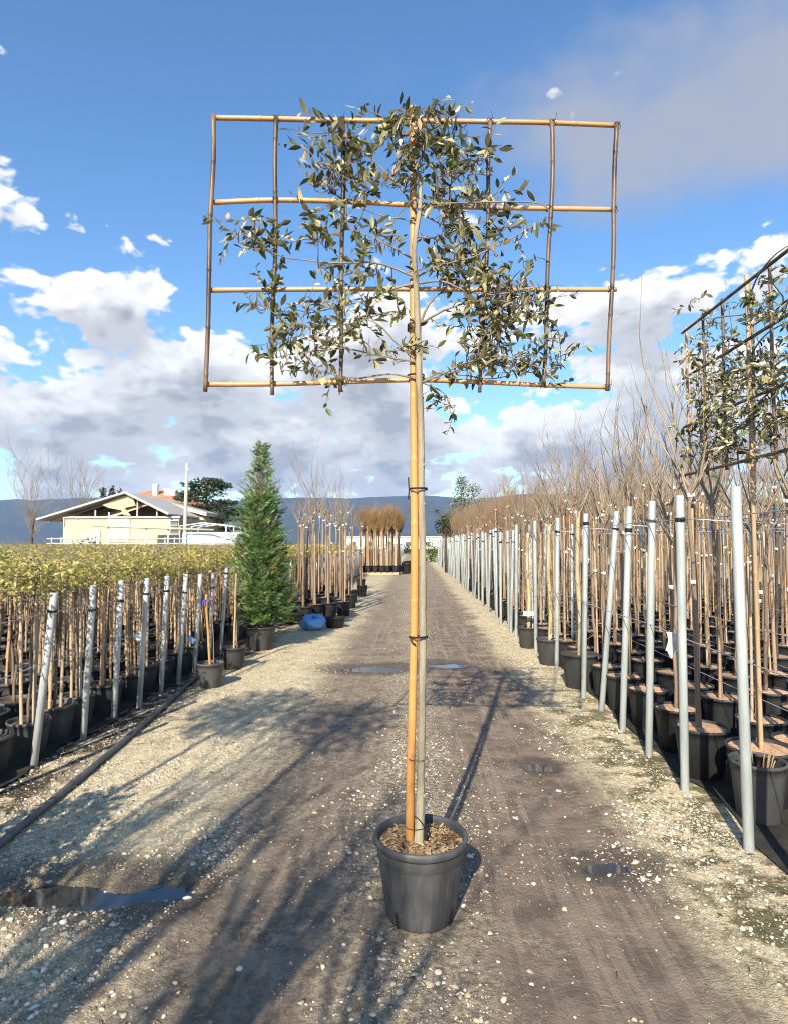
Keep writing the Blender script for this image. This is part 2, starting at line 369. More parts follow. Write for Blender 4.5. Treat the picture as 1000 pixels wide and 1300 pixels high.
def ground_material():
    m = bpy.data.materials.new('gravel_track'); m.use_nodes = True
    nt = m.node_tree; N = nt.nodes; L = nt.links; b = N['Principled BSDF']
    def nd(t, **k):
        n = N.new(t)
        for a, c in k.items(): setattr(n, a, c)
        return n
    def Mt(op, a, c=None, d=None, clamp=False):
        n = nd('ShaderNodeMath', operation=op, use_clamp=clamp)
        for i, v in enumerate((a, c, d)):
            if v is None: continue
            if isinstance(v, (int, float)): n.inputs[i].default_value = v
            else: L.new(v, n.inputs[i])
        return n.outputs[0]
    def noise(scale, det=5, rough=.6, st=None, dist=0):
        n = nd('ShaderNodeTexNoise'); n.inputs['Scale'].default_value = scale; n.inputs['Detail'].default_value = det
        n.inputs['Roughness'].default_value = rough; n.inputs['Distortion'].default_value = dist
        v = tc.outputs['Object']
        if st:
            mp = nd('ShaderNodeMapping'); mp.inputs['Scale'].default_value = st; L.new(v, mp.inputs[0]); v = mp.outputs[0]
        L.new(v, n.inputs['Vector']); return n.outputs[0]
    def ss(x, a, c, t0=0, t1=1):
        n = nd('ShaderNodeMapRange', interpolation_type='SMOOTHSTEP'); L.new(x, n.inputs[0])
        n.inputs['From Min'].default_value = a; n.inputs['From Max'].default_value = c
        n.inputs['To Min'].default_value = t0; n.inputs['To Max'].default_value = t1; return n.outputs[0]
    def mix(f, a, c):
        n = nd('ShaderNodeMix', data_type='RGBA')
        for i, v in ((6, a), (7, c)):
            if isinstance(v, tuple): n.inputs[i].default_value = (*v, 1)
            else: L.new(v, n.inputs[i])
        if isinstance(f, (int, float)): n.inputs[0].default_value = f
        else: L.new(f, n.inputs[0])
        return n.outputs[2]
    tc = nd('ShaderNodeTexCoord'); sep = nd('ShaderNodeSeparateXYZ'); L.new(tc.outputs['Object'], sep.inputs[0])
    X, Y = sep.outputs[0], sep.outputs[1]
    big = noise(.9, 5, .6); med = noise(4.5, 6, .62); fine = noise(27, 7, .75); vfine = noise(88, 5, .75)
    Xw = Mt('ADD', X, Mt('MULTIPLY', Mt('SUBTRACT', big, .5), .9)); Xw = Mt('ADD', Xw, Mt('MULTIPLY', Mt('SUBTRACT', med, .5), .45))
    # crushed limestone on the verges
    vor = nd('ShaderNodeTexVoronoi', feature='DISTANCE_TO_EDGE'); vor.inputs['Scale'].default_value = 62.0; L.new(nd('ShaderNodeVectorMath', operation='ADD').outputs[0], vor.inputs['Vector'])
    va = vor.inputs['Vector'].links[0].from_node; L.new(tc.outputs['Object'], va.inputs[0]); nv = nd('ShaderNodeTexNoise'); nv.inputs['Scale'].default_value = 14; L.new(tc.outputs['Object'], nv.inputs['Vector'])
    vs_ = nd('ShaderNodeVectorMath', operation='SCALE'); L.new(nv.outputs['Color'], vs_.inputs[0]); vs_.inputs['Scale'].default_value = .03; L.new(vs_.outputs[0], va.inputs[1])
    crack = ss(vor.outputs['Distance'], .015, .12)
    lime = mix(ss(fine, .38, .62), (.50, .40, .235), (.86, .74, .49))
    lime = mix(Mt('MULTIPLY', Mt('MULTIPLY', Mt('SUBTRACT', 1.0, crack), ss(med, .40, .62)), .55), lime, (.20, .155, .10))
    lime = mix(ss(vfine, .52, .70), lime, (.88, .80, .61))
    lime = mix(ss(med, .57, .72), lime, (.33, .255, .15))
    grey = mix(ss(fine, .40, .60), (.15, .12, .085), (.42, .345, .24))      # worn middle
    grey = mix(ss(vfine, .55, .72), grey, (.62, .56, .45))
    mud = mix(ss(med, .35, .68), (.135, .098, .072), (.26, .195, .145))      # damp wheel tracks
    mud = mix(ss(fine, .56, .72), mud, (.27, .22, .17))
    rut = noise(1.0, 5, .65, (13, .55, 1)); patch = noise(2.1, 6, .68)
    mud = mix(Mt('MULTIPLY', ss(rut, .50, .62), .55), mud, (.33, .26, .19)); mud = mix(Mt('MULTIPLY', ss(patch, .54, .63), .6), mud, grey)
    grey = mix(Mt('MULTIPLY', ss(patch, .36, .46, 1, 0), .7), grey, mud)
    right = Mt('MULTIPLY', ss(Xw, .10, .38), ss(Xw, 1.00, 1.42, 1, 0))
    left = Mt('MULTIPLY', ss(Xw, -1.15, -.80), ss(Xw, -.45, -.12, 1, 0))
    middle = Mt('MULTIPLY', ss(Xw, -1.5, -.9), ss(Xw, .9, 1.3, 1, 0))
    c = mix(middle, lime, grey)
    c = mix(Mt('MULTIPLY', left, .62), c, mud)
    c = mix(Mt('MULTIPLY', right, .95), c, mud)
    # moss along the posts on the right, dark crumbled bark along the pots on the left
    moss = Mt('MULTIPLY', Mt('MULTIPLY', ss(Xw, 1.2, 1.5), ss(X, 1.95, 2.1, 1, 0)), Mt('MULTIPLY', ss(med, .43, .56), ss(Y, 5.2, 8.5, 1, 0)))
    c = mix(Mt('MULTIPLY', moss, .85), c, mix(ss(fine, .4, .6), (.05, .055, .016), (.13, .12, .045)))
    hum = Mt('MULTIPLY', ss(Xw, -2.15, -2.5), ss(med, .36, .5))
    c = mix(hum, c, mix(ss(fine, .42, .62), (.035, .026, .018), (.15, .11, .075)))
    far = Mt('MULTIPLY', ss(Y, 9, 30), ss(big, .2, .6)); c = mix(Mt('MULTIPLY', far, .4), c, (.33, .28, .205))
    # open fields beyond
    fld = Mt('MAXIMUM', ss(Mt('ABSOLUTE', X), 14, 30), ss(Y, 70, 110))
    c = mix(fld, c, mix(ss(noise(.05, 4), .4, .6), (.07, .075, .035), (.16, .135, .075)))
    # wet rims round the puddles
    wet = None
    for (px, py, a_, b_, d_) in PUD:
        q = Mt('SQRT', Mt('ADD', Mt('POWER', Mt('ABSOLUTE', Mt('DIVIDE', Mt('SUBTRACT', X, px), a_ * 1.5)), 2.0), Mt('POWER', Mt('ABSOLUTE', Mt('DIVIDE', Mt('SUBTRACT', Y, py), b_ * 2.3)), 2.0)))
        q = Mt('ADD', q, Mt('MULTIPLY', Mt('SUBTRACT', med, .5), .9)); w_ = ss(q, .7, 1.35, 1, 0)
        wet = w_ if wet is None else Mt('MAXIMUM', wet, w_)
    c = mix(Mt('MULTIPLY', wet, .72), c, (.052, .041, .032))
    L.new(c, b.inputs['Base Color'])
    rg = Mt('SUBTRACT', .93, Mt('MULTIPLY', wet, .45)); rg = Mt('SUBTRACT', rg, Mt('MULTIPLY', Mt('MULTIPLY', right, ss(big, .5, .62)), .18))
    L.new(rg, b.inputs['Roughness']); b.inputs['Specular IOR Level'].default_value = .3
    h = Mt('ADD', Mt('MULTIPLY', fine, 1.0), Mt('MULTIPLY', vfine, .5)); h = Mt('ADD', h, Mt('MULTIPLY', med, 1.5)); h = Mt('ADD', h, Mt('MULTIPLY', Mt('MULTIPLY', crack, Mt('SUBTRACT', 1.0, middle)), .28))
    bp = nd('ShaderNodeBump'); bp.inputs['Strength'].default_value = .9; bp.inputs['Distance'].default_value = .022
    L.new(h, bp.inputs['Height']); L.new(bp.outputs[0], b.inputs['Normal'])
    return m
M_ground = ground_material()
g = ob('ground', np_mesh('ground', np.stack([XX.ravel(), YY.ravel(), ZZ.ravel()], 1), gf, M_ground, smooth=True)); tag(g, kind='structure')

M_water = mat('puddle_water', (.030, .027, .024), None, rough=.03, spec=.5, bump=.03, bscale=9); M_water.node_tree.nodes['Principled BSDF'].inputs['IOR'].default_value = 1.7
for (px, py, a, b, d) in PUD:
    tq = np.linspace(0, 6.283, 60); wl = float(np.min(terrain(px + a * 1.24 * np.cos(tq), py + b * 1.24 * np.sin(tq)))) - .002
    n = 40; mb = MB(); vs = [(px, py, wl)]
    for k in range(n):
        t = 2 * math.pi * k / n; q = 1.12 + .12 * math.sin(3 * t + px * 5) + .07 * math.sin(7 * t)
        vs.append((px + a * q * math.cos(t), py + b * q * math.sin(t), wl))
    mb.add(vs, [(0, k + 1, (k + 1) % n + 1) for k in range(n)])
    tag(mb.build('puddle', M_water), kind='structure')

# weed fabric under the two pot beds, each a sheet a few millimetres above the level ground, with a raised ragged edge
def fabric(x0, x1, y0, y1, inner):
    mb = MB(); n = int((y1 - y0) / .35); r = random.Random(int(x0 * 10)); k = 6; vs = []; fs = []
    for i in range(n + 1):
        y = y0 + (y1 - y0) * i / n
        for j in range(k + 1):
            x = x0 + (x1 - x0) * j / k
            if (j == 0 and inner == 0) or (j == k and inner == 1): x += r.uniform(-.07, .07)
            vs.append((x, y, .008 + r.uniform(0, .012)))
    for i in range(n):
        for j in range(k):
            a = i * (k + 1) + j; fs.append((a, a + 1, a + k + 2, a + k + 1))
    mb.add(vs, fs); return tag(mb.build('weed_fabric', M_mat), kind='structure')
fabric(1.84, 14, 1.0, 49, 0)
fabric(-18, -2.72, 2.5, 40, 1)

# gravel: loose stones on the lane
def stones(name, N, box, smin, smax, dens, faces20, seed):
    r = np.random.default_rng(seed); x0, x1, y0, y1 = box
    x = r.uniform(x0, x1, N * 3); y = y0 * (y1 / y0) ** r.uniform(0, 1, N * 3)
    keep = r.uniform(0, 1, N * 3) < dens(x, y); x = x[keep][:N]; y = y[keep][:N]; n = len(x)
    z = terrain(x, y); s = smin + (smax - smin) * r.uniform(0, 1, n) ** 4.5
    if faces20:
        t = (1 + 5 ** .5) / 2
        bv = np.array([(-1, t, 0), (1, t, 0), (-1, -t, 0), (1, -t, 0), (0, -1, t), (0, 1, t), (0, -1, -t), (0, 1, -t), (t, 0, -1), (t, 0, 1), (-t, 0, -1), (-t, 0, 1)]) / 1.9
        bf = np.array([(0, 11, 5), (0, 5, 1), (0, 1, 7), (0, 7, 10), (0, 10, 11), (1, 5, 9), (5, 11, 4), (11, 10, 2), (10, 7, 6), (7, 1, 8), (3, 9, 4), (3, 4, 2), (3, 2, 6), (3, 6, 8), (3, 8, 9), (4, 9, 5), (2, 4, 11), (6, 2, 10), (8, 6, 7), (9, 8, 1)])
    else:
        bv = np.array([(1, 0, 0), (-1, 0, 0), (0, 1, 0), (0, -1, 0), (0, 0, 1), (0, 0, -1)], float)
        bf = np.array([(0, 2, 4), (2, 1, 4), (1, 3, 4), (3, 0, 4), (2, 0, 5), (1, 2, 5), (3, 1, 5), (0, 3, 5)])
    k = len(bv); V = bv[None] * r.uniform(.4, 1.35, (n, k, 1))
    V = V * np.stack([s * r.uniform(.8, 1.3, n), s * r.uniform(.7, 1.1, n), s * r.uniform(.35, .7, n)], 1)[:, None, :]
    a = r.uniform(0, 6.283, n); ca, sa = np.cos(a)[:, None], np.sin(a)[:, None]
    X = V[..., 0] * ca - V[..., 1] * sa + x[:, None]; Yv = V[..., 0] * sa + V[..., 1] * ca + y[:, None]
    Z = V[..., 2] + (z + s * .12)[:, None]
    Fc = (bf[None] + (np.arange(n) * k)[:, None, None]).reshape(-1, 3)
    pal = np.array([(.62, .55, .41), (.52, .45, .33), (.70, .66, .56), (.40, .33, .24), (.29, .25, .20), (.60, .50, .35)])
    c = pal[r.integers(0, len(pal), n)] * r.uniform(.75, 1.15, (n, 1))
    T = np.repeat(c, k, 0)
    return ob(name, np_mesh(name, np.stack([X, Yv, Z], -1).reshape(-1, 3), Fc, M_stone, T))
M_stone = mat('limestone_chip', (.85, .85, .85), (1, 1, 1), 60, .9, .2, tint=True)
def dens_lane(x, y):
    n1 = fbm(x * 2.2, y * 1.6, 77, 3)
    w = x + .5 * fbm(x * .9, y * .9, 12, 3)
    d = .045 + .955 * (1 - sstep(-1.35, -.85, w)) + .84 * sstep(1.05, 1.45, w) + .42 * np.exp(-((w - .0) / .28) ** 2)
    d = d * (.25 + .9 * sstep(-.25, .35, n1)); d[x < -2.45] *= .5; d[x > 1.75] = 0; d[x < -2.75] = 0
    for (px, py, a, b, q) in PUD: d[((x - px) / a) ** 2 + ((y - py) / b) ** 2 < 1.0] *= .35
    d[(x - HERO.x) ** 2 + (y - HERO.y) ** 2 < .2 ** 2] = 0
    return d
tag(stones('gravel', 46000, (-2.8, 1.8, 1.6, 5.2), .0022, .0085, dens_lane, False, 1), 'loose pale limestone gravel strewn over the near lane', 'gravel', kind='stuff')
tag(stones('gravel', 12000, (-2.8, 1.8, 1.6, 5.6), .004, .019, dens_lane, True, 4), 'coarser pale limestone chips strewn over the near lane', 'gravel', kind='stuff')
tag(stones('gravel', 36000, (-2.8, 1.8, 3.2, 22.0), .003, .014, dens_lane, False, 2), 'loose pale limestone gravel strewn along the lane beyond', 'gravel', kind='stuff')
def dens_edge(x, y): return np.where((x > 1.25) | (x < -2.2), 1.0, .03)
tag(stones('gravel', 420, (-2.7, 1.75, 2.0, 12.0), .010, .030, dens_edge, True, 3), 'larger whitish stones along both edges of the lane', 'gravel', kind='stuff')

def litter():
    rr = random.Random(19); mb = MB(); pal = [(.16, .09, .045), (.24, .15, .07), (.09, .06, .035), (.34, .23, .12)]
    for k in range(1500):
        x = rr.choice((rr.uniform(-2.7, -1.9), rr.uniform(1.2, 1.8), rr.uniform(-2.4, 1.7))); y = 1.7 * (11 / 1.7) ** rr.random(); z = float(terrain(x, y)) + .006; l = rr.uniform(.012, .035)
        if rr.random() < .45:
            a = rr.uniform(0, 6.28); d = Vector((math.cos(a), math.sin(a), rr.uniform(-.05, .1))) * l * 1.8; q = Vector((x, y, z)); w = Vector((-d.y, d.x, 0)).normalized() * .0022
            mb.add([tuple(q - w), tuple(q + w), tuple(q + d + w * .4), tuple(q + d - w * .4), tuple(q + d * .5 + Vector((0, 0, .003)))], [(0, 1, 4), (1, 2, 4), (2, 3, 4), (3, 0, 4)], rr.choice(pal[:3]))
        else:
            v, f = leaf_small(l, l * .5); m3 = rot_to((rr.uniform(-1, 1), rr.uniform(-1, 1), rr.uniform(-.3, .3)), rr.uniform(-.5, .5)); mb.add([tuple(Vector((x, y, z)) + m3 @ Vector(c)) for c in v], f, rr.choice(pal))
    tag(mb.build('leaf_litter', mat('dead_leaf', (1, 1, 1), None, rough=.8, spec=.2, tint=True), None, False), 'dry brown leaves and twig bits scattered over the lane', 'litter', kind='stuff')
# ------------------------------------------------------------------ pots
def pot_profile(r, h, lip=.018, soil=.04):
    return [(r * .74, 0), (r * .77, .004), (r * .93, h - .075), (r * .945, h - .07), (r * .96, h - lip * 1.4), (r * 1.0, h - lip * 1.35), (r * 1.03, h - lip * .7),
            (r * 1.02, h - .002), (r * .985, h), (r * .945, h - .004), (r * .925, h - .02), (r * .915, h - soil - .02)]
def pot_mesh(name, r, h, m, n=20, soil=.04):
    mb = MB(); mb.lathe(pot_profile(r, h, soil=soil), n); return mb.mesh(name, m)
def soil_mesh(name, r, h, m, soil=.04, n=18, bump=.008, seed=0):
    rr = random.Random(seed); mb = MB(); vs = [(0, 0, h - soil + bump)]; fs = []
    for q in (.35, .7, 1.0):
        for k in range(n):
            a = 2 * math.pi * k / n
            vs.append((r * .935 * q * math.cos(a), r * .935 * q * math.sin(a), h - soil + (rr.uniform(-bump, bump) if q < 1 else 0)))
    for k in range(n): fs.append((0, 1 + k, 1 + (k + 1) % n))
    for j in range(2):
        for k in range(n):
            a = 1 + j * n + k; b = 1 + j * n + (k + 1) % n; fs.append((a, a + n, b + n, b))
    mb.add(vs, fs); return mb.mesh(name, m)

# ------------------------------------------------------------------ leaves
def leaf_geo(L, W, fold, curl):
    """lanceolate leaf along +X, two halves folded at the midrib"""
    xs_ = [0, .22, .5, .78, 1.0]; ws = [.06, .72, 1.0, .62, 0.02]; v = []; f = []
    for i, (x, w) in enumerate(zip(xs_, ws)):
        z = -curl * L * x * x
        v.append((x * L, 0, z)); v.append((x * L, W / 2 * w, z + fold * W * w)); v.append((x * L, -W / 2 * w, z + fold * W * w))
    for i in range(4):
        a = 3 * i; f += [(a, a + 3, a + 4, a + 1), (a, a + 2, a + 5, a + 3)]
    return np.array(v), f
def leaf_small(L, W):
    return np.array([(0, 0, 0), (.5 * L, W / 2, .1 * W), (L, 0, -.1 * L), (.5 * L, -W / 2, .1 * W)]), [(0, 3, 2, 1)]
def rot_to(d, roll, r=rng):
    d = Vector(d).normalized(); q = d.to_track_quat('X', 'Z').to_matrix()
    return q @ Matrix.Rotation(roll, 3, 'X')
litter()
HOLM = [(.050, .054, .020), (.080, .085, .032), (.14, .138, .058), (.24, .225, .11), (.40, .36, .19), (.60, .53, .31), (.085, .11, .032), (.31, .285, .155)]
HOLM_W = [.15, .15, .13, .14, .15, .12, .07, .09]

def espalier_leaves(blobs, loc_fn, depth, seed, mult=1.0, wood=None):
    """twigs and leaves: for each cluster, short shoots with alternating leaves. Returns list of (matrix, tint) and a twig MB"""
    r = random.Random(seed); leaves = []; tw = MB()
    for (cx, cy, rx, ry, n) in blobs:
        left = int(n * mult)
        while left > 0:
            a = r.uniform(0, 6.283); q = math.sqrt(r.uniform(0, 1)) * .85
            p = loc_fn(cx + rx * q * math.cos(a), cy + ry * q * math.sin(a)) + Vector((0, r.gauss(0, depth), 0))
            d = Vector((r.uniform(-1, 1), r.uniform(-.8, .8), r.uniform(-.35, 1.0) if cy > 200 else r.uniform(-.5, .35))).normalized()
            k = min(left, r.randint(5, 10)); left -= k
            Lt = .018 * k * r.uniform(.8, 1.2); pts = []
            bend = Vector((r.uniform(-.5, .5), r.uniform(-.5, .5), r.uniform(-.6, .3)))
            for i in range(5):
                t = i / 4; pts.append(p + d * Lt * t + bend * Lt * t * t * .5)
            tw.tube(pts, [.0019, .0017, .0015, .0012, .0008], 4, False)
            if wood:                                                  # the shoot springs from the nearest branch
                q = min(wood, key=lambda w: (w - p).length_squared)
                if .01 < (q - p).length < .4: tw.tube(bez([q, q.lerp(p, .5) + Vector((0, 0, -.02)), p], 3), lerp_list(.0030, .0019, 7), 4, False)
            for i in range(k):
                t = (i + .6) / k; j = min(3, int(t * 4)); b = pts[j].lerp(pts[j + 1], t * 4 - j)
                dd = (pts[j + 1] - pts[j]).normalized()
                side = dd.cross(Vector((r.uniform(-1, 1), r.uniform(-1, 1), r.uniform(-1, 1)))).normalized()
                ld = (dd * r.uniform(.3, .9) + side * r.uniform(.6, 1.0) + Vector((0, 0, r.uniform(-.35, .2)))).normalized()
                m3 = rot_to(ld, r.uniform(-1.2, 1.2)); s = r.choice((.6, .75, .9, 1.0, 1.15, 1.35)) * r.uniform(.9, 1.1)
                leaves.append((b, m3, s, r.choices(range(len(HOLM)), HOLM_W)[0]))
    return leaves, tw
LEAF_GEO = [leaf_geo(.046, .020, .16, .12), leaf_geo(.052, .018, .10, .30), leaf_geo(.040, .021, .22, .05), leaf_geo(.050, .0175, .05, -.18)]
LEAF_ME = {}
def leaf_mesh(g, t):
    if (g, t) not in LEAF_ME:
        mb = MB(); v, f = LEAF_GEO[g]; mb.add([tuple(q) for q in v], f, HOLM[t]); LEAF_ME[(g, t)] = mb.mesh('leaf', M_leaf)
    return LEAF_ME[(g, t)]
def leaves_joined(leaves, r):
    mb = MB()
    for (p, m3, s, t) in leaves:
        v, f = LEAF_GEO[r.randrange(4)]
        mb.add([tuple(p + m3 @ (Vector(q) * s)) for q in v], f, tuple(c * r.uniform(.85, 1.15) for c in HOLM[t]))
    return mb

# ------------------------------------------------------------------ the espalier in its pot (the main subject)
hero = thing('espalier_tree', 'tall espalier tree on a stake and cane trellis, in a charcoal pot on the lane', 'tree', HERO)
Y0 = HERO.y
def H(px, py, dy=0.0): return P(px, py, Y0 + dy) - HERO
PR, PH = .195, .335
POFF = H(533.5, 1160); 
def flute(r, z, a):
    if z < .01 or z > PH - .085: return r
    t = (a * 14 / (2 * math.pi)) % 1.0
    k = 1 if .06 < t < .52 else 0
    return r + .0035 * k * min(1, (PH - .085 - z) / .01)
mb = MB()
prof = [(PR * .70, 0), (PR * .73, .003)] + [(PR * (.735 + .18 * i / 8), .012 + (PH - .10) * i / 8) for i in range(9)] + \
       [(PR * .925, PH - .082), (PR * .945, PH - .078), (PR * .955, PH - .03)]
mb.lathe(prof, 168, (POFF.x, 0, 0), flute)
pot = mb.build('pot', M_potg, hero)
mb = MB()
mb.lathe([(PR * .945, PH - .032), (PR * .995, PH - .031), (PR * 1.035, PH - .022), (PR * 1.05, PH - .008), (PR * 1.035, PH + .003), (PR * 1.0, PH + .007),
          (PR * .965, PH + .003), (PR * .945, PH - .01), (PR * .93, PH - .06)], 96, (POFF.x, 0, 0), close=False)
mb.build('rim', M_potg, pot)
for a0 in (-2.28, -.55, 1.2, 2.8):                      # drain slots at the foot
    mb = MB(); rr_ = PR * .742
    vs = []
    for (da, z) in ((-.045, .0), (.045, .0), (.045, .055), (.03, .072), (-.03, .072), (-.045, .055)):
        q = PR * (.735 + .18 * z / (PH - .1)) + .0045; vs.append((POFF.x + q * math.cos(a0 + da), q * math.sin(a0 + da), max(z, .001)))
    mb.add(vs, [tuple(range(6))]); mb.build('drain_slot', M_strap, pot, False)
ob('soil', soil_mesh('soil', PR, PH - .01, M_soil, .022, 40, .010, 3), pot, (POFF.x, 0, 0))
mb = MB(); r = random.Random(8)
for k in range(420):
    a = r.uniform(0, 6.283); q = PR * .90 * math.sqrt(r.uniform(0, 1)); L_ = r.uniform(.004, .014); W_ = L_ * r.uniform(.3, .6)
    m3 = rot_to((math.cos(r.uniform(0, 6.3)), math.sin(r.uniform(0, 6.3)), r.uniform(-.3, .3)), r.uniform(-.6, .6)); p = Vector((POFF.x + q * math.cos(a), q * math.sin(a), PH - .026 + r.uniform(0, .008)))
    hh = W_ * .4
    vs = [tuple(p + m3 @ Vector(c)) for c in ((-L_, -W_, -hh), (L_, -W_ * .7, -hh), (L_, W_ * .7, -hh), (-L_, W_, -hh), (-L_ * .9, -W_ * .8, hh), (L_ * .8, -W_ * .6, hh), (L_ * .9, W_ * .6, hh), (-L_, W_ * .7, hh))]
    c = r.uniform(.4, 1.3); mb.add(vs, [(4, 5, 6, 7), (0, 1, 5, 4), (1, 2, 6, 5), (2, 3, 7, 6), (3, 0, 4, 7)], (c, c, c))
tag(mb.build('bark_chips', M_chip, pot, False), kind='stuff')

# stake
mb = MB(); spx = [(519.3, 1070), (520.5, 1000), (523, 900), (525.3, 800), (526, 700), (525, 560), (524.5, 480), (524.3, 400), (524, 300), (524, 220), (523.5, 136)]
sp = [H(x, y, .0) for x, y in spx]
cane(mb, sp[0] - Vector((0, 0, .1)), sp[-1], .0185, .33, 0, 14, sp[1:-1], 3, .035)
stake = mb.build('stake', M_stake, hero)
# trunk
tpx = [(531.5, 1072, 7.2), (532, 1055, 6.2), (533.5, 1000, 5.0), (535.5, 900, 4.6), (536.5, 800, 4.4), (536, 700, 4.4), (534.5, 620, 4.3), (533.8, 540, 4.3), (531.5, 480, 4.3), (530, 420, 4.0), (528, 370, 3.7), (525.5, 325, 3.4), (527, 300, 3.2),
       (532, 270, 3.0), (533, 240, 2.6), (529, 215, 2.2), (527, 195, 1.9), (531, 170, 1.6), (529, 148, 1.2), (525, 134, .8)]
tz = lambda y: -.012 - (.022 if y < 520 else .0)
pts = bez([H(x, y, -.010 if y > 480 else (-.034 if y > 280 else -.03)) for x, y, _ in tpx], 4)
rad = []
for i in range(len(tpx) - 1):
    rad += [(tpx[i][2] + (tpx[i + 1][2] - tpx[i][2]) * k / 4) / F * Y0 for k in range(4)]
rad.append(tpx[-1][2] / F * Y0)
mb = MB(); r = random.Random(4); mb.tube(pts, [q * r.uniform(.96, 1.05) for q in rad], 14)
for py in (1010, 905, 842, 718, 693, 640, 590, 505, 455):                       # old pruning scars
    q = H(536, py, -.016); mb.lathe([(.006, -.006), (.0075, 0), (.004, .006), (.0, .008)], 8, (q.x + r.uniform(-.008, .008), q.y, q.z))
trunk = mb.build('trunk', M_bark, hero)
# trellis canes
trellis = ob('trellis', None, hero)
verts_px = [((271, 146), (270, 230), (266, 330), (261, 497), 3.3), ((351, 149), (350, 260), (347, 380), (346, 501), 3.0), ((434.5, 149), (436, 250), (433.5, 380), (432, 497), 3.0),
            ((621.5, 153), (619, 260), (614, 380), (608, 498), 2.8), ((700, 153), (699, 262), (693, 400), (688.5, 491), 2.9), ((782.5, 156), (778.5, 265), (776, 370), (770.5, 496), 3.0)]
for i, (a, b, c, d, w) in enumerate(verts_px):
    mb = MB(); cane(mb, H(*a, .012), H(*d, .012), w / F * Y0, .24, 0, 9, [H(a[0] + (b[0] - a[0]) * .5 + (1.2, -1.3, 1, -1.2, 1.4, -1)[i], a[1] + (b[1] - a[1]) * .5, .012), H(*b, .012), H((b[0] + c[0]) / 2 + (-1, 1.4, -.9, 1, -1.2, 1)[i], (b[1] + c[1]) / 2, .012), H(*c, .012), H((c[0] + d[0]) / 2 + (1, -1.2, .8, -.7, 1, -.8)[i], (c[1] + d[1]) / 2, .012)], 20 + i)
    mb.build('upright_cane', M_canem, trellis)
hor_px = [[(271, 149.5), (350, 151), (440, 153), (525, 153.5), (620, 154.5), (700, 156), (785, 159.5)], [(272, 257), (350, 254), (440, 256), (525, 260.5), (620, 263.5), (780, 266)],
          [(268, 368.5), (350, 367.5), (525, 367), (620, 367.5), (782, 367.5)], [(263, 488), (350, 487.5), (432, 485), (525, 482.5), (608, 485), (690, 489), (771, 491.5)]]
for i, row in enumerate(hor_px):
    mb = MB(); cane(mb, H(*row[0], .034), H(*row[-1], .034), 3.4 / F * Y0, .36, 0, 10, [H(*q, .034) for q in row[1:-1]], 40 + i)
    mb.build('cross_cane', M_cane, trellis)
# ties and wire bindings
def band(mb, px0, px1, py, dy0, dy1, rr=.0022, turns=2, hgt=.006):
    a = H(px0, py, 0); b = H(px1, py, 0); cx = (a.x + b.x) / 2; rx = (b.x - a.x) / 2 + .003; ry = (dy1 - dy0) / 2
    pts = []
    for k in range(24 * turns + 1):
        t = 2 * math.pi * k / 24; pts.append(Vector((cx + rx * math.cos(t), (dy0 + dy1) / 2 + ry * math.sin(t), a.z + hgt * (k / (24 * turns) - .5))))
    mb.tube(pts, rr, 6)
for (x0, x1, y, tr_, hg) in ((519.5, 541, 621, 2, .008), (520, 541.5, 808, 2, .008), (518, 533, 417, 5, .03), (517.5, 537, 478, 2, .008), (515, 539, 1048, 1, .004), (519, 541, 962, 1, .003)):
    mb = MB(); band(mb, x0, x1, y, -.042, .026, .0024 if tr_ > 1 else .0014, tr_, hg); mb.build('tie', M_strap, stake)
mb = MB(); mb.tube([H(518, 606, -.02), H(518.5, 615, -.027), H(519, 622, -.028), H(518, 634, -.025)], .003, 6); mb.build('tie_end', M_strap, stake)
mb = MB(); mb.tube([H(521, 812, -.024), H(524, 817, -.026), H(527, 819, -.026)], .004, 6); mb.build('tie_end', M_strap, stake)
mb = MB(); mb.tube(bez([H(525, 1036, -.024), H(531, 1040, -.03), H(537, 1048, -.03), H(541, 1058, -.026), H(541, 1070, -.02)], 5), .0028, 6); mb.tube([H(540.5, 1052, -.022), H(541, 1068, -.02)], .006, 7)
mb.build('drip_tube', M_strap, hero)
r = random.Random(6)
for (a, b, c, d, w) in verts_px:
    for row in hor_px:
        bx = a[0] + (d[0] - a[0]) * ((row[0][1] - a[1]) / (d[1] - a[1])); by = None
        for i in range(len(row) - 1):
            if row[i][0] <= bx <= row[i + 1][0] + 12: by = row[i][1] + (row[i + 1][1] - row[i][1]) * min(1, (bx - row[i][0]) / (row[i + 1][0] - row[i][0])); break
        if by is None: continue
        q = H(bx, by, .022); mb = MB()
        for s in (-1, 1):
            pts = [q + Vector((.0125 * math.cos(t), .021 * math.sin(t), s * .0125 * math.cos(t))) for t in lerp_list(0, 6.283, 17)]; mb.tube(pts, .0013, 5, False)
        if r.random() < .5: mb.tube([q + Vector((.011, -.02, 0)), q + Vector((.025 * r.uniform(-1, 1), -.03, .03))], .0009, 4)
        mb.build('wire_tie', M_strap, trellis)
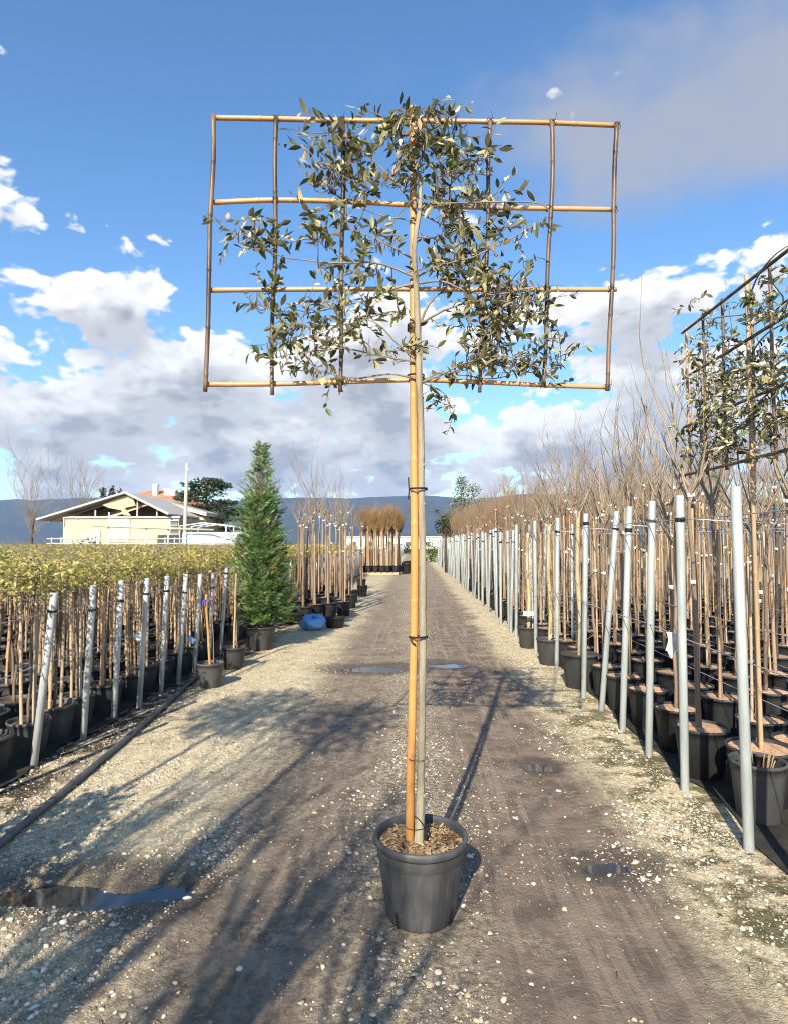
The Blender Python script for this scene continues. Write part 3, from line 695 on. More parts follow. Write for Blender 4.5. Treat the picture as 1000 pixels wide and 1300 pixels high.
# branches
br = [[(527, 265, 2.2), (505, 235, 1.5), (480, 210, 1.2), (455, 185, .9), (437, 165, .6)], [(525.5, 330, 1.7), (500, 315, 1.2), (470, 300, 1), (440, 290, .7), (410, 288, .5)],
      [(527, 352, 2), (490, 337, 1.4), (465, 333, 1.2), (432, 334, 1), (360, 326, .9), (325, 305, .6), (300, 292, .4)], [(528, 360, 2), (500, 366, 1.5), (470, 380, 1.2), (440, 387, 1), (380, 398, .8), (318, 384, .5)],
      [(529, 408, 1.7), (505, 396, 1.2), (480, 400, .9), (440, 412, .8), (385, 415, .5)], [(531, 460, 1.6), (505, 438, 1.1), (480, 412, .9), (450, 398, .6), (420, 376, .4)],
      [(531, 460, 1.7), (490, 453, 1.2), (440, 443, 1), (395, 446, .8), (345, 455, .5)], [(531.5, 481, 1.8), (495, 475, 1.3), (450, 480, 1), (410, 472, .8), (360, 470, .5)],
      [(532, 266, 2.2), (545, 259, 1.6), (580, 258, 1.2), (640, 256.5, 1.1), (675, 257, .9), (692, 263, .7), (700, 273, .5)], [(530, 350, 1.9), (560, 337, 1.4), (600, 326, 1.1), (640, 307, .8), (675, 288, .5)],
      [(529, 360, 1.8), (560, 357, 1.4), (590, 369, 1.2), (630, 374, 1), (670, 366, .7), (712, 362, .4)], [(534, 410, 2), (545, 385, 1.5), (565, 366, 1.1), (585, 345, .7)], [(534, 410, 1.9), (570, 391, 1.4), (610, 382, 1.1), (650, 385, .8), (690, 408, .4)],
      [(534, 486, 1.9), (562, 475, 1.4), (590, 461, 1.2), (640, 452, 1), (690, 468, .7), (712, 462, .4)], [(535, 486, 1.7), (556, 474, 1.3), (585, 476, 1.1), (625, 481, .8), (665, 470, .5)],
      [(537, 486, 1.2), (560, 497, .9), (568, 508, .7), (571, 524, .4)], [(533, 270, 1.8), (553, 281, 1.4), (580, 295, 1.1), (600, 320, .7)], [(533, 268, 1.7), (556, 250, 1.3), (580, 225, 1), (608, 200, .7), (620, 190, .4)],
      [(527, 198, 1.3), (540, 175, 1), (556, 160, .8), (582, 146, .5)], [(529, 222, 1.3), (515, 190, 1.0), (500, 160, .8), (475, 146, .5)], [(527, 300, 1.3), (556, 300, 1), (575, 270, .8), (590, 250, .5)], [(526, 280, 1.2), (490, 275, .9), (455, 262, .7), (420, 238, .4)],
      [(480, 212, .9), (450, 230, .7), (420, 210, .5)], [(600, 326, .9), (620, 295, .7), (632, 268, .4)], [(590, 461, .9), (612, 430, .7), (630, 405, .4)], [(440, 443, .8), (410, 425, .6), (375, 410, .4)]]
r = random.Random(9); WOOD = []
for b in br:
    dy = r.choice((-1, 1)) * r.uniform(.02, .07); n = len(b)
    pts = bez([H(x, y, -.03 + dy * min(1, i / 2)) for i, (x, y, _) in enumerate(b)], 5, .0015, r)
    WOOD += pts[4:]; rd = []
    for i in range(n - 1): rd += lerp_list(b[i][2], b[i + 1][2], 6)[:5]
    rd.append(b[-1][2]); mb = MB(); mb.tube(pts, [q / F * Y0 * .9 for q in rd], 7); mb.build('branch', M_twigh, hero)
blobs = [(325, 300, 32, 20, 60), (345, 322, 14, 26, 34), (374, 158, 8, 3, 5), (425, 180, 32, 12, 30), (420, 215, 36, 40, 115), (432, 180, 18, 22, 34), (470, 238, 32, 22, 42), (405, 292, 36, 24, 46), (455, 272, 36, 20, 28),
         (430, 325, 50, 22, 52), (485, 318, 32, 30, 42), (330, 386, 24, 12, 30), (372, 418, 36, 32, 92), (400, 448, 34, 28, 76), (440, 395, 42, 32, 72), (478, 445, 40, 32, 48), (400, 482, 56, 9, 26), (350, 460, 18, 13, 14), (495, 388, 26, 28, 34),
         (488, 164, 26, 9, 42), (526, 170, 30, 14, 62), (523, 150, 12, 8, 24), (545, 150, 16, 8, 20), (496, 152, 16, 7, 18), (570, 170, 20, 12, 40), (530, 187, 16, 30, 66), (540, 225, 16, 18, 30),
         (570, 228, 26, 38, 84), (610, 208, 22, 26, 46), (575, 295, 32, 34, 96), (620, 262, 26, 26, 50), (655, 292, 24, 15, 40), (600, 340, 42, 32, 130), (558, 345, 22, 18, 34), (640, 388, 46, 32, 140), (690, 372, 26, 14, 34),
         (615, 428, 44, 32, 100), (662, 458, 36, 22, 100), (700, 464, 15, 17, 28), (580, 478, 32, 18, 44), (570, 514, 10, 14, 20), (694, 494, 10, 8, 6), (600, 395, 26, 26, 40), (470, 345, 36, 16, 22), (632, 415, 30, 30, 40), (668, 382, 30, 20, 30)]
lv, tw = espalier_leaves(blobs, lambda x, y: H(x, y, -.02 if not (500 < x < 560 and y < 245) else -.07), .055, 21, 1.55, WOOD)
foliage_tw = tw.build('shoots', M_twigh, hero); tag(foliage_tw, kind='stuff')
r = random.Random(77); r.shuffle(lv); lv.sort(key=lambda q: (-round(q[2], 1), q[0].y))
rest = leaves_joined(lv[300:], r).build('foliage', M_leaf, hero, False); tag(rest, kind='stuff')
for (p, m3, s, t) in lv[:300]:
    o = ob('leaf', leaf_mesh(r.randrange(4), t), rest); o.matrix_local = Matrix.Translation(p) @ m3.to_4x4() @ Matrix.Scale(s, 4)

# ------------------------------------------------------------------ support posts and wires on the right
def post_mesh(r, h, m, n=14):
    mb = MB(); mb.lathe([(r, -.12), (r, h - .006), (r * .93, h - .001), (r * .82, h), (r * .8, h - .03), (0.001, h - .03)], n, close=True); return mb.mesh('shaft', m)
PM = [post_mesh(.0272, 1.0, M_post), post_mesh(.025, 1.0, M_postw)]
mb = MB(); mb.lathe([(.0345, -.014), (.036, -.010), (.036, .010), (.0345, .014)], 14, close=False); mb.box((.03, -.012, -.008), (.055, .012, .008)); STRAP = mb.mesh('strap', M_strap)
def post(base, top, label, group, kind=0, r=1.0, strap=True):
    base = Vector(base); d = Vector(top) - base; h = d.length
    o = ob('support_post', None); o.location = base; o.rotation_mode = 'QUATERNION'; o.rotation_quaternion = d.to_track_quat('Z', 'Y')
    tag(o, label, 'post', group); c = ob('shaft', PM[kind], o, sc=(r, r, h))
    if strap and rng.random() < .8: s = ob('strap', STRAP, o, (0, 0, h - rng.uniform(.06, .24)), (rng.gauss(0, .06), rng.gauss(0, .06), rng.uniform(0, 6))); s.scale = (r * .86, r * .86, rng.uniform(.6, 1.3))
    return o
XR = 1.735
front = [((869, 1004), (862, 629)), ((823, 960), (827, 636)), ((789.5, 928), (798, 643)), ((763, 902), (782, 649)), ((740, 885.5), (743, 652)), ((706, 851), (707, 657.5)), ((679.5, 829.5), (678, 661)), ((654.5, 809), (655, 666))]
row_lab = 'pale grey steel post in the long row on the right edge of the lane'
ftops = []
ydone = []
for i, (b, t) in enumerate(front):
    B = G(*b); T = P(*t, B.y); ydone.append(B.y); ftops.append(T)
    nth = ['next to', 'second from', 'third from', 'fourth from', 'fifth from', 'sixth from']
    lab = 'pale grey steel post leaning towards the potted trees, among upright ones' if i == 3 else 'upright pale steel post, %s the leaning one %s' % (nth[abs(i - 3) - 1], 'on the side of the dense espalier' if i < 3 else 'towards the olive tree')
    post(B, T, lab, 'posts along the right of the lane')
for k, yy in enumerate((3.42, 2.75)): post((XR, yy, 0), (XR - .02 + .04 * k, yy, 1.90), 'upright pale steel post, %s the leaning one on the side of the dense espalier' % nth[3 + k], 'posts along the right of the lane')
y = ydone[-1]; r = random.Random(31)
while y < 47:
    y += r.uniform(.5, .85)
    lean = r.gauss(0, .035); ly = r.gauss(0, .05)
    if r.random() < .12: ly += r.choice((-.35, .3))
    post((XR + r.uniform(-.05, .05), y, 0), (XR + lean, y + ly, 1.86 + r.uniform(-.05, .06)), row_lab, 'posts along the right of the lane')
for yy in [8.77, 10.75, 12.1, 13.3, 14.2, 15.6, 16.7, 18.1, 19.6, 21, 22.5, 24, 25.5, 27, 29, 31, 33, 35.5, 38, 41, 44]:
    post((2.17 + r.uniform(-.04, .04), yy, 0), (2.17 + r.uniform(-.05, .05), yy + r.uniform(-.06, .06), 1.88 + r.uniform(-.05, .08)), 'thin pale steel post in the second row, behind the potted trees by the lane', 'second row of posts on the right', 1, .85)
def wire(pts, rad, label, group, sag=.03, m=None):
    out = []
    for a, b in zip(pts[:-1], pts[1:]):
        a, b = Vector(a), Vector(b)
        for k in range(5): t = k / 5; out.append(a.lerp(b, t) - Vector((0, 0, sag * 4 * t * (1 - t))))
    out.append(Vector(pts[-1])); mb = MB(); mb.tube(out, rad, 5); o = mb.build('support_wire', m or M_wire); return tag(o, label, 'wire', group)
wl = 'thin galvanised wire strung along the rows of potted trees on the right'
for z_, x_ in ((1.76, XR + .036), (.98, XR + .036)):
    pts = [(x_, 1.5, z_)] + [(x_, q, z_ + r.uniform(-.02, .02)) for q in np.arange(2.7, 47.5, 2.2)]
    wire(pts, .0035, 'thin wire running from post to post at ' + ('head' if z_ > 1.5 else 'hip') + ' height, right of the lane', None, .012)
for k, x_ in enumerate((2.17, 2.9, 3.7, 4.5)):
    for z_ in (1.78, 1.05, .62):
        wire([(x_ + .06, 2.5 + k * .5, z_)] + [(x_ + .06 + r.uniform(-.02, .02), q, z_ + r.uniform(-.03, .03)) for q in np.arange(6, 46, 3.5)], .003, wl, 'wires through the right bed', .02)
for yy in (4.05, 5.36, 6.5, 7.95, 9.1):
    wire([(XR + .03, yy, 1.75), (3.2, yy + .1, 1.72), (5.0, yy + .2, 1.76), (8, yy + .3, 1.74)], .004, 'thin wire tied to a post head and running back over the potted trees', 'cross wires on the right', .02)

# ------------------------------------------------------------------ bare potted trees
def twig_rec(mb, p, d, L, r, lev, rr, spread, n=3, up=.25):
    segs = 4 if lev > 0 else 3; pts = [p]; q = Vector(p); dd = Vector(d)
    for i in range(segs):
        dd = (dd + Vector((rr.gauss(0, .10), rr.gauss(0, .10), up * .3 + rr.gauss(0, .05)))).normalized(); q = q + dd * L / segs; pts.append(Vector(q))
    mb.tube(pts, [r * (1 - .75 * i / segs) for i in range(segs + 1)], n, False)
    if lev > 0:
        for k in range(rr.randint(2, 4)):
            j = rr.randint(1, segs); a = rr.uniform(0, 6.283); side = Vector((math.cos(a), math.sin(a), 0))
            twig_rec(mb, pts[j], (pts[j] - pts[j - 1]).normalized() + side * spread, L * rr.uniform(.4, .7), r * .5, lev - 1, rr, spread, 3, up)
def crown_v(seed, h=.75):
    rr = random.Random(seed); mb = MB(); n = rr.randint(4, 6)
    for k in range(n):
        a = 6.283 * k / n + rr.uniform(-.4, .4); s = rr.uniform(.35, .75)
        twig_rec(mb, Vector((0, 0, rr.uniform(-.12, .02))), Vector((math.cos(a) * s, math.sin(a) * s, 1)).normalized(), h * rr.uniform(.7, 1.3), .0085, 2 if k % 3 == 0 else 1, rr, .34, 4, .5)
    return mb.mesh('crown', M_twig)
def crown_dense(seed, m, rad=.36, h=.62, n=60, th=.0035):
    rr = random.Random(seed); mb = MB()
    for k in range(n):
        a = rr.uniform(0, 6.283); s = rr.uniform(0, .8); p = Vector((math.cos(a) * .03, math.sin(a) * .03, rr.uniform(-.3, .25)))
        twig_rec(mb, p, Vector((math.cos(a) * s, math.sin(a) * s, 1)).normalized(), h * rr.uniform(.5, .95), th, 1, rr, .55, 3, .2)
    return mb.mesh('crown', m)
CV = [crown_v(100 + i, (.62, .7, .56, .3, .34, .28)[i]) for i in range(6)]
CD = [crown_dense(200 + i, M_twigt, n=34) for i in range(5)]
def trunk_mesh(seed, h, r0, r1, m, wob=.012):
    rr = random.Random(seed); mb = MB(); n = 7
    pts = [Vector((rr.uniform(-wob, wob) * (0 < i), rr.uniform(-wob, wob) * (0 < i), h * i / n)) for i in range(n + 1)]
    mb.tube(bez(pts, 2), lerp_list(r0, r1, 2 * n + 1), 7); return mb.mesh('trunk', m)
TR = [trunk_mesh(300 + i, 1.0, .016, .011, M_barkb if i < 4 else M_barkd, .010) for i in range(5)]      # unit height
def stake_mesh(seed, h, r, m):
    mb = MB(); cane(mb, (0, 0, -.03), (random.Random(seed).uniform(-.03, .03), 0, h), r, .3, .006, 6, None, seed); return mb.mesh('stake', m)
ST = [stake_mesh(320 + i, 1.0, .0115, (M_caneg, M_wood, M_caneg)[i % 3]) for i in range(4)]
POT_B = [pot_mesh('pot', .165, .32, M_potb, 20), pot_mesh('pot', .175, .33, M_potb, 20)]
POT_G = [pot_mesh('pot', .165, .27, M_potgr, 22), pot_mesh('pot', .15, .26, M_potgr, 22)]
SOIL_T = [soil_mesh('soil', .165, .32, M_soilt, .018, 14, .006, 1), soil_mesh('soil', .175, .33, M_soilt, .018, 14, .006, 2)]
SOIL_D = [soil_mesh('soil', .165, .27, M_soild, .03, 14, .008, 1), soil_mesh('soil', .15, .26, M_soild, .03, 14, .008, 2)]
mb = MB(); mb.lathe([(.016, -.014), (.018, -.012), (.018, .012), (.016, .014)], 8, close=False); mb.box((.014, -.006, -.011), (.034, .006, .011)); CLIP = mb.mesh('clip', M_white)
def bare_tree(x, y, label, group, rr, kind='v', pot=POT_B, soil=SOIL_T, ht=None, stake=True, z=0.012, cat='tree', clips=2, trunk=None, cscale=1.0, crown=None):
    t = thing('potted_tree', label, cat, (x, y, z), rr.uniform(0, 6.283), group)
    i = rr.randrange(len(pot)); p = ob('pot', pot[i], t); ob('soil', soil[i], p)
    zb = .29 if pot is POT_B else .24
    h = ht or rr.uniform(1.72, 2.1); tx, ty = rr.uniform(-.03, .03), rr.uniform(-.03, .03)
    lx, ly = rr.gauss(0, .012), rr.gauss(0, .012)
    tk = ob('trunk', trunk or TR[rr.choices(range(5), (3, 3, 3, 3, 1))[0]], t, (tx, ty, zb - .02), (lx, ly, rr.uniform(0, 6)), (1.15, 1.15, h))
    if stake: ob('stake', ST[rr.randrange(4)], t, (tx + .035, ty + .02, zb - .02), (lx * .5, ly * .5, rr.uniform(0, 6)), (1, 1, h * rr.uniform(.72, .98)))
    rot = Euler((lx, ly, 0)).to_matrix(); top = Vector((tx, ty, zb - .02)) + rot @ Vector((0, 0, h))
    c = crown or (CV if kind == 'v' else CD)[rr.randrange(6 if kind == 'v' else 5)]
    ob('crown', c, t, top - Vector((0, 0, .03)), (0, 0, rr.uniform(0, 6.283)), cscale * rr.uniform(.85, 1.15))
    for k in range(clips):
        q = Vector((tx, ty, zb - .02)) + rot @ Vector((0, 0, h * (.97 - .34 * k) - rr.uniform(0, .05))); ob('clip', CLIP, t, q, (0, 0, rr.uniform(0, 6)))
    return t
r = random.Random(51); spots = []
for j in range(11):
    for i in range(82):
        x = 1.99 + .52 * j + r.uniform(-.04, .04); yy = 3.35 + .56 * i + (.28 if j % 2 else 0) + r.uniform(-.05, .05)
        if yy > 47 or x > .62 * yy + .35: continue
        if 3.75 < yy < 4.35 and x < 2.4: continue                 # the second espalier stands here
        if yy < 4.3 and x < 2.2: continue
        spots.append((x, yy))
spots.sort(key=lambda q: q[1] + 2.2 * (q[0] - 1.9))
print('right spots', len(spots))
for k, (x, yy) in enumerate(spots[:285]):
    kind = 'v' if (yy < 12.5 and r.random() < .8) or r.random() < .12 else 'd'
    row = min(10, max(0, round((x - 1.99) / .52))); rw = ORD[row] + ' row behind the right posts'
    if kind == 'v': bare_tree(x, yy, 'bare potted tree with upright shoots and white clips, ' + rw, 'bare trees with upright shoots, ' + rw, r, 'v', ht=r.uniform(1.4, 1.75) if yy < 6.5 else r.uniform(1.6, 2.05), cscale=1.15 if yy < 10 and row < 4 else .95, crown=CV[r.randrange(3)] if yy < 10 and row < 4 else None)
    else: bare_tree(x, yy, 'bare potted tree with a dense bushy tan head, ' + rw, 'bushy bare trees, ' + rw, r, 'd', ht=r.uniform(1.85, 2.2), clips=1)
# the rest of the bed merges into one brown mass
def arr(me):
    v = np.empty(len(me.vertices) * 3, np.float32); me.vertices.foreach_get('co', v); me.calc_loop_triangles()
    f = np.empty(len(me.loop_triangles) * 3, np.int32); me.loop_triangles.foreach_get('vertices', f); return v.reshape(-1, 3), f.reshape(-1, 3)
def merge(name, parts, m):
    V = []; Fc = []; o = 0; cache = {}
    for me, loc, sc, rz in parts:
        if me.name not in cache: cache[me.name] = arr(me)
        v, f = cache[me.name]; c, s = math.cos(rz), math.sin(rz); q = v * np.array(sc, np.float32)
        V.append(np.stack([q[:, 0] * c - q[:, 1] * s + loc[0], q[:, 0] * s + q[:, 1] * c + loc[1], q[:, 2] + loc[2]], 1)); Fc.append(f + o); o += len(v)
    return ob(name, np_mesh(name, np.concatenate(V), np.concatenate(Fc), m, smooth=True))
CDF = [crown_dense(240 + i, M_twigt, n=22, th=.005) for i in range(4)]
pc, pt, pp = [], [], []
POTF = pot_mesh('pot', .17, .32, M_potb, 10); TRF = trunk_mesh(399, 1.0, .02, .014, M_barkb)
for (x, yy) in spots[285:]:
    h = r.uniform(1.85, 2.25); a = r.uniform(0, 6.28)
    pc.append((CDF[r.randrange(4)], (x, yy, .3 + h), (1.05, 1.05, 1.05), a)); pt.append((TRF, (x, yy, .27), (1, 1, h + .05), a)); pp.append((POTF, (x, yy, .012), (1, 1, 1), a))
tag(merge('far_tree_crowns', pc, M_twigt), 'dense tan mass of bare twig heads further back in the right bed', 'trees', kind='stuff')
tag(merge('far_tree_trunks', pt, M_barkb), 'crowd of slender brown trunks further back in the right bed', 'trees', kind='stuff')
tag(merge('far_tree_pots', pp, M_potb), 'crowd of black pots further back in the right bed', 'pots', kind='stuff')

# three potted trees with pale thick trunks standing out by the posts
def twiner(seed):
    rr = random.Random(seed); mb = MB()
    for k in range(26):
        z0 = rr.uniform(.35, 1.35); a = rr.uniform(0, 6.28)
        twig_rec(mb, Vector((math.cos(a) * .03, math.sin(a) * .03, z0)), Vector((math.cos(a), math.sin(a), rr.uniform(-.4, 1))).normalized(), rr.uniform(.12, .35), .004, 1, rr, .7, 3, .1)
    return mb
r = random.Random(61)
for k, (px, py, rr0, lab) in enumerate(((667, 822, .17, 'grey pot with a pale trunk and a white tag, farthest of three by the posts'), (694, 843, .18, 'middle of three grey pots with pale twiggy trunks beside the posts'), (731, 872, .20, 'largest grey pot with a thick yellowish trunk beside the posts'))):
    b = G(px, py); b.x += .04; t = thing('potted_tree', lab, 'tree', (b.x, b.y, .004), 0)
    p = ob('pot', pot_mesh('pot', rr0, rr0 * 1.85, M_potgr, 28), t); ob('soil', soil_mesh('soil', rr0, rr0 * 1.85, M_soild, .03), p)
    mb = MB(); h = 1.5 + .1 * k; mb.tube(bez([(0, 0, .25), (.012, 0, .8), (-.01, .01, 1.2), (.006, 0, .25 + h)], 4), lerp_list(.03, .022, 13), 9); mb.build('trunk', M_barky, t)
    mb = MB(); cane(mb, (.07, .03, .25), (.06, .02, 1.75), .012, .3, .006, 7, None, k); mb.build('stake', M_wood, t)
    twiner(70 + k).build('side_shoots', M_twig, t); ob('crown', CV[k], t, (0, 0, .22 + h))
    if k == 0:
        mb = MB(); mb.box((-.11, -.20, .50), (.05, -.197, .57)); mb.tube([(-.02, -.198, .55), (0, -.02, .62)], .002, 4); tg = mb.build('tag', M_white, t, False)
# empty-looking grey pot by the first posts
t = thing('nursery_pot', 'grey plastic pot holding dry stalks, at the foot of the near posts', 'pot', (1.99, 3.80, .012)); p = ob('pot', pot_mesh('pot', .15, .33, M_potgr, 30), t); ob('soil', soil_mesh('soil', .15, .33, M_soild, .09), p)
mb = MB(); rr = random.Random(5)
for k in range(9): a = rr.uniform(0, 6.28); mb.tube([(.05 * math.cos(a), .05 * math.sin(a), .22), (.09 * math.cos(a), .09 * math.sin(a), .33 + rr.uniform(0, .09))], .004, 4)
mb.build('dry_stalks', M_twigt, t)
# strip of white cloth hung from a wire
mb = MB(); vs = []; fs = []
for i in range(9):
    for j in range(6): vs.append((.016 * math.sin(i * 1.9 + j * .4) * (.3 + j / 5), (i * .011 - .044) * (1 - .25 * math.sin(j * .8)), -.15 * j / 5 - .03 * math.sin(i * 1.3 + 1) * j / 5))
for i in range(8):
    for j in range(5): a = i * 6 + j; fs.append((a, a + 1, a + 7, a + 6))
mb.add(vs, fs); o = mb.build('cloth_strip', mat('white_cloth', (.70, .66, .58), (.55, .50, .42), 20, .9)); q = P(830, 798, 4.42); o.location = (q.x + .0, q.y, .985); o.rotation_euler = (0, 0, 1.2)
o.location.x = XR + .036; o.location.y = 4.42; tag(o, 'pale cloth strip hanging from the hip-height wire beside the near posts', 'cloth')

# ------------------------------------------------------------------ second espalier, on the right
def second_espalier():
    base = Vector((2.12, 4.02, .012))
    t = thing('espalier_tree', 'espalier tree with dense foliage on a cane trellis, standing among the right-hand pots', 'tree', base, math.pi / 2)
    p = ob('pot', pot_mesh('pot', .19, .34, M_potb, 28), t); ob('soil', soil_mesh('soil', .19, .34, M_soilt, .02), p)
    mb = MB(); cane(mb, (-.02, .0, .25), (0, 0, 3.3), .0135, .33, .01, 10, None, 5); mb.build('stake', M_caneg, t)
    mb = MB(); mb.tube(bez([(.03, -.02, .3), (.04, -.02, 1.5), (.03, -.03, 2.2), (.0, -.03, 2.8), (.01, -.02, 3.25)], 5), lerp_list(.017, .007, 21), 10); mb.build('trunk', M_bark, t)
    tl = ob('trellis', None, t)
    for i, x in enumerate((-.86, -.58, -.29, .29, .58, .86)):
        mb = MB(); cane(mb, (x, .012, 2.08), (x + .01, .012, 3.26), .0115, .24, .006, 8, None, 60 + i); mb.build('upright_cane', M_cane if i in (0, 5) else M_canem, tl)
    for i, z in enumerate((2.11, 2.48, 2.86, 3.22)):
        mb = MB(); cane(mb, (-.89, .035, z), (.89, .035, z), .0115, .33, .006, 8, None, 70 + i); mb.build('cross_cane', M_canem, tl)
    rr = random.Random(14)
    for k in range(12):
        z0 = 2.15 + k * .09; s = -1 if k % 2 else 1
        mb = MB(); mb.tube(bez([(.02, -.02, z0), (s * .25, -.02 + rr.uniform(-.1, .1), z0 + .06), (s * .5, rr.uniform(-.12, .12), z0 + .1), (s * .72, rr.uniform(-.12, .12), z0 + .08)], 4), lerp_list(.006, .002, 13), 6); mb.build('branch', M_twigh, t)
    bl = [(rr.uniform(-.66, .70), rr.uniform(2.15, 3.15), .12, .12, 36) for k in range(62)] + [(.55, 3.28, .12, .1, 60), (.62, 2.95, .14, .14, 70), (.6, 2.5, .15, .15, 70), (.62, 2.25, .16, .12, 80)]
    lv2, tw2 = espalier_leaves(bl, lambda a, b: Vector((a, 0, b)), .09, 33)
    tag(tw2.build('shoots', M_twigh, t), kind='stuff'); tag(leaves_joined(lv2, rr).build('foliage', M_leaf, t, False), kind='stuff')
second_espalier()

# ------------------------------------------------------------------ left bed: posts, wires, potted standards with yellow-green heads
left = [((106, 938), (122, 743)), ((145, 912.5), (157, 737)), ((177, 898.5), (189.6, 734)), ((204.6, 880), (215, 731)), ((226.6, 866), (238.6, 729)), ((247, 854.5), (256.7, 729)), ((265.5, 840), (273, 727)), ((280, 831), (289.6, 722))]
ll = 'weathered low pale post in the left row beyond the potted conifer'
r = random.Random(71)
for i, (b, t) in enumerate(left):
    B = G(*b); T = P(*t, B.y); T.x -= .02; post(B, T, 'weathered low post leaning inward, %s from the potted conifer along the left bed' % ORD[7 - i], 'low posts left of the lane', 1, 1.05, True)
for k, yy in enumerate((4.5, 3.75)): post((-2.72, yy, 0), (-2.6, yy, 1.24), 'weathered low post leaning inward, %s from the potted conifer along the left bed' % ORD[8 + k], 'low posts left of the lane', 1, 1.05)
y = 9.0
while y < 36: y += r.uniform(.6, 1.0); post((-2.75, y, 0), (-2.70 + r.uniform(-.04, .05), y + r.gauss(0, .04), 1.25 + r.uniform(-.04, .05)), ll, 'low posts left of the lane', 1, 1.0)
for z_ in (1.1, .72):
    wire([(-2.66, 2.5, z_)] + [(-2.68, q, z_ + r.uniform(-.02, .02)) for q in np.arange(4.5, 36, 2.6)], .004, 'thin wire along the low left posts at ' + ('chest' if z_ > 1 else 'thigh') + ' height', None, .015)
for x_ in (-3.3, -3.9, -4.6, -5.4):
    wire([(x_, 3.5, 1.12)] + [(x_, q, 1.12 + r.uniform(-.03, .03)) for q in np.arange(6, 34, 4)], .0035, 'thin wire threading the potted standards in the left bed', 'wires through the left bed', .02, M_white)
YEL = [(.52, .41, .10), (.46, .39, .09), (.27, .29, .07), (.60, .49, .16), (.16, .20, .05), (.38, .28, .10), (.24, .27, .06), (.64, .54, .24)]
def head_yellow(seed, n, L):
    rr = random.Random(seed); mb = MB(); ph = rr.uniform(0, 6)
    for k in range(n):
        a = rr.uniform(0, 6.283); q = rr.uniform(0, 1) ** .45; el = math.asin(rr.uniform(-.9, 1))
        p = Vector((.30 * q * math.cos(a) * math.cos(el), .30 * q * math.sin(a) * math.cos(el), .135 * q * math.sin(el) - (.06 * rr.random() * (1 + math.sin(3 * a + ph)) if el < 0 else 0)))
        v, f = leaf_small(L * rr.uniform(.7, 1.3), L * .5 * rr.uniform(.7, 1.2))
        m3 = rot_to((rr.uniform(-1, 1), rr.uniform(-1, 1), rr.uniform(-.7, .5)), rr.uniform(-1.3, 1.3)); c = rr.choice(YEL); w = rr.uniform(.75, 1.2)
        mb.add([tuple(p + m3 @ Vector(x)) for x in v], f, tuple(i * w for i in c))
    return mb
HY = [head_yellow(400 + i, 430, .042).mesh('crown', M_leafy, False) for i in range(6)]
TRL = [trunk_mesh(420 + i, 1.0, .013, .010, M_barkb, .012) for i in range(3)]
TW_H = []
for i in range(3):
    mb = MB(); rr = random.Random(430 + i)
    for k in range(14):
        a = rr.uniform(0, 6.28); twig_rec(mb, Vector((0, 0, rr.uniform(-.3, -.05))), Vector((math.cos(a) * .9, math.sin(a) * .9, 1)).normalized(), rr.uniform(.2, .34), .004, 1, rr, .5, 3, .1)
    TW_H.append(mb.mesh('twigs', M_twig))
spots = []
for j in range(34):
    for i in range(65):
        x = -2.93 - .46 * j + r.uniform(-.04, .04); yy = 3.4 + .43 * i + (.21 if j % 2 else 0) + r.uniform(-.05, .05)
        if x < -.70 * yy - .5 or yy > 31: continue
        if yy > 8.9 and yy < 10.0 and x > -3.2: continue
        spots.append((x, yy))
spots.sort(key=lambda q: q[1] + 1.2 * (-2.9 - q[0]))
print('left spots', len(spots))
for k, (x, yy) in enumerate(spots[:270]):
    row = min(19, max(0, round((-2.93 - x) / .46))); rw = ORD[row] + ' row behind the low left posts'
    t = thing('potted_standard', 'potted standard with yellow-green head and tan stakes, ' + rw, 'tree', (x, yy, .012), r.uniform(0, 6.28), 'potted standards, ' + rw)
    i = r.randrange(2); p = ob('pot', POT_G[i], t); ob('soil', SOIL_D[i], p)
    ob('trunk', TRL[r.randrange(3)], t, (0, 0, .22), (r.gauss(0, .02), r.gauss(0, .02), 0), (1, 1, 1.12))
    for q in range(1 if r.random() < .25 else (2 if row > 1 else 3)): ob('stake', ST[r.randrange(4)], t, (.04 * (1 - 2 * q) if q < 2 else .01, .025 if q < 2 else -.05, .22), (r.gauss(0, .03), r.gauss(0, .03), r.uniform(0, 6)), (1.15, 1.15, r.uniform(.85, 1.06)))
    c = ob('crown', HY[r.randrange(6)], t, (0, 0, 1.375 + r.uniform(-.13, .045)), (0, 0, r.uniform(0, 6.28)), r.uniform(.9, 1.08)); ob('twigs', TW_H[r.randrange(3)], c)
HYF = [head_yellow(450 + i, 170, .06).mesh('crown', M_leafy, False) for i in range(4)]
mbv, mbt, mbf = [], [], []; o_ = 0; pc = []; pt = []
tints = {}
for me in HYF:
    tt = np.empty(len(me.vertices) * 4, np.float32); me.color_attributes['tint'].data.foreach_get('color', tt); tints[me.name] = tt.reshape(-1, 4)[:, :3]
for (x, yy) in spots[270:]:
    me = HYF[r.randrange(4)]; v, f = arr(me); a = r.uniform(0, 6.28); s = r.uniform(.95, 1.1); c_, s_ = math.cos(a), math.sin(a)
    mbv.append(np.stack([(v[:, 0] * c_ - v[:, 1] * s_) * s + x, (v[:, 0] * s_ + v[:, 1] * c_) * s + yy, v[:, 2] * s + 1.38 + r.uniform(-.04, .03)], 1)); mbf.append(f + o_); mbt.append(tints[me.name]); o_ += len(v)
    pt.append((TRF, (x, yy, .0), (.9, .9, 1.3), a)); pt.append((TRF, (x + .06, yy, .0), (.7, .7, 1.15), a))
tag(ob('far_standard_heads', np_mesh('far_standard_heads', np.concatenate(mbv), np.concatenate(mbf), M_leafy, np.concatenate(mbt))), 'yellow-green sheet of leafy heads further back in the left bed', 'trees', kind='stuff')
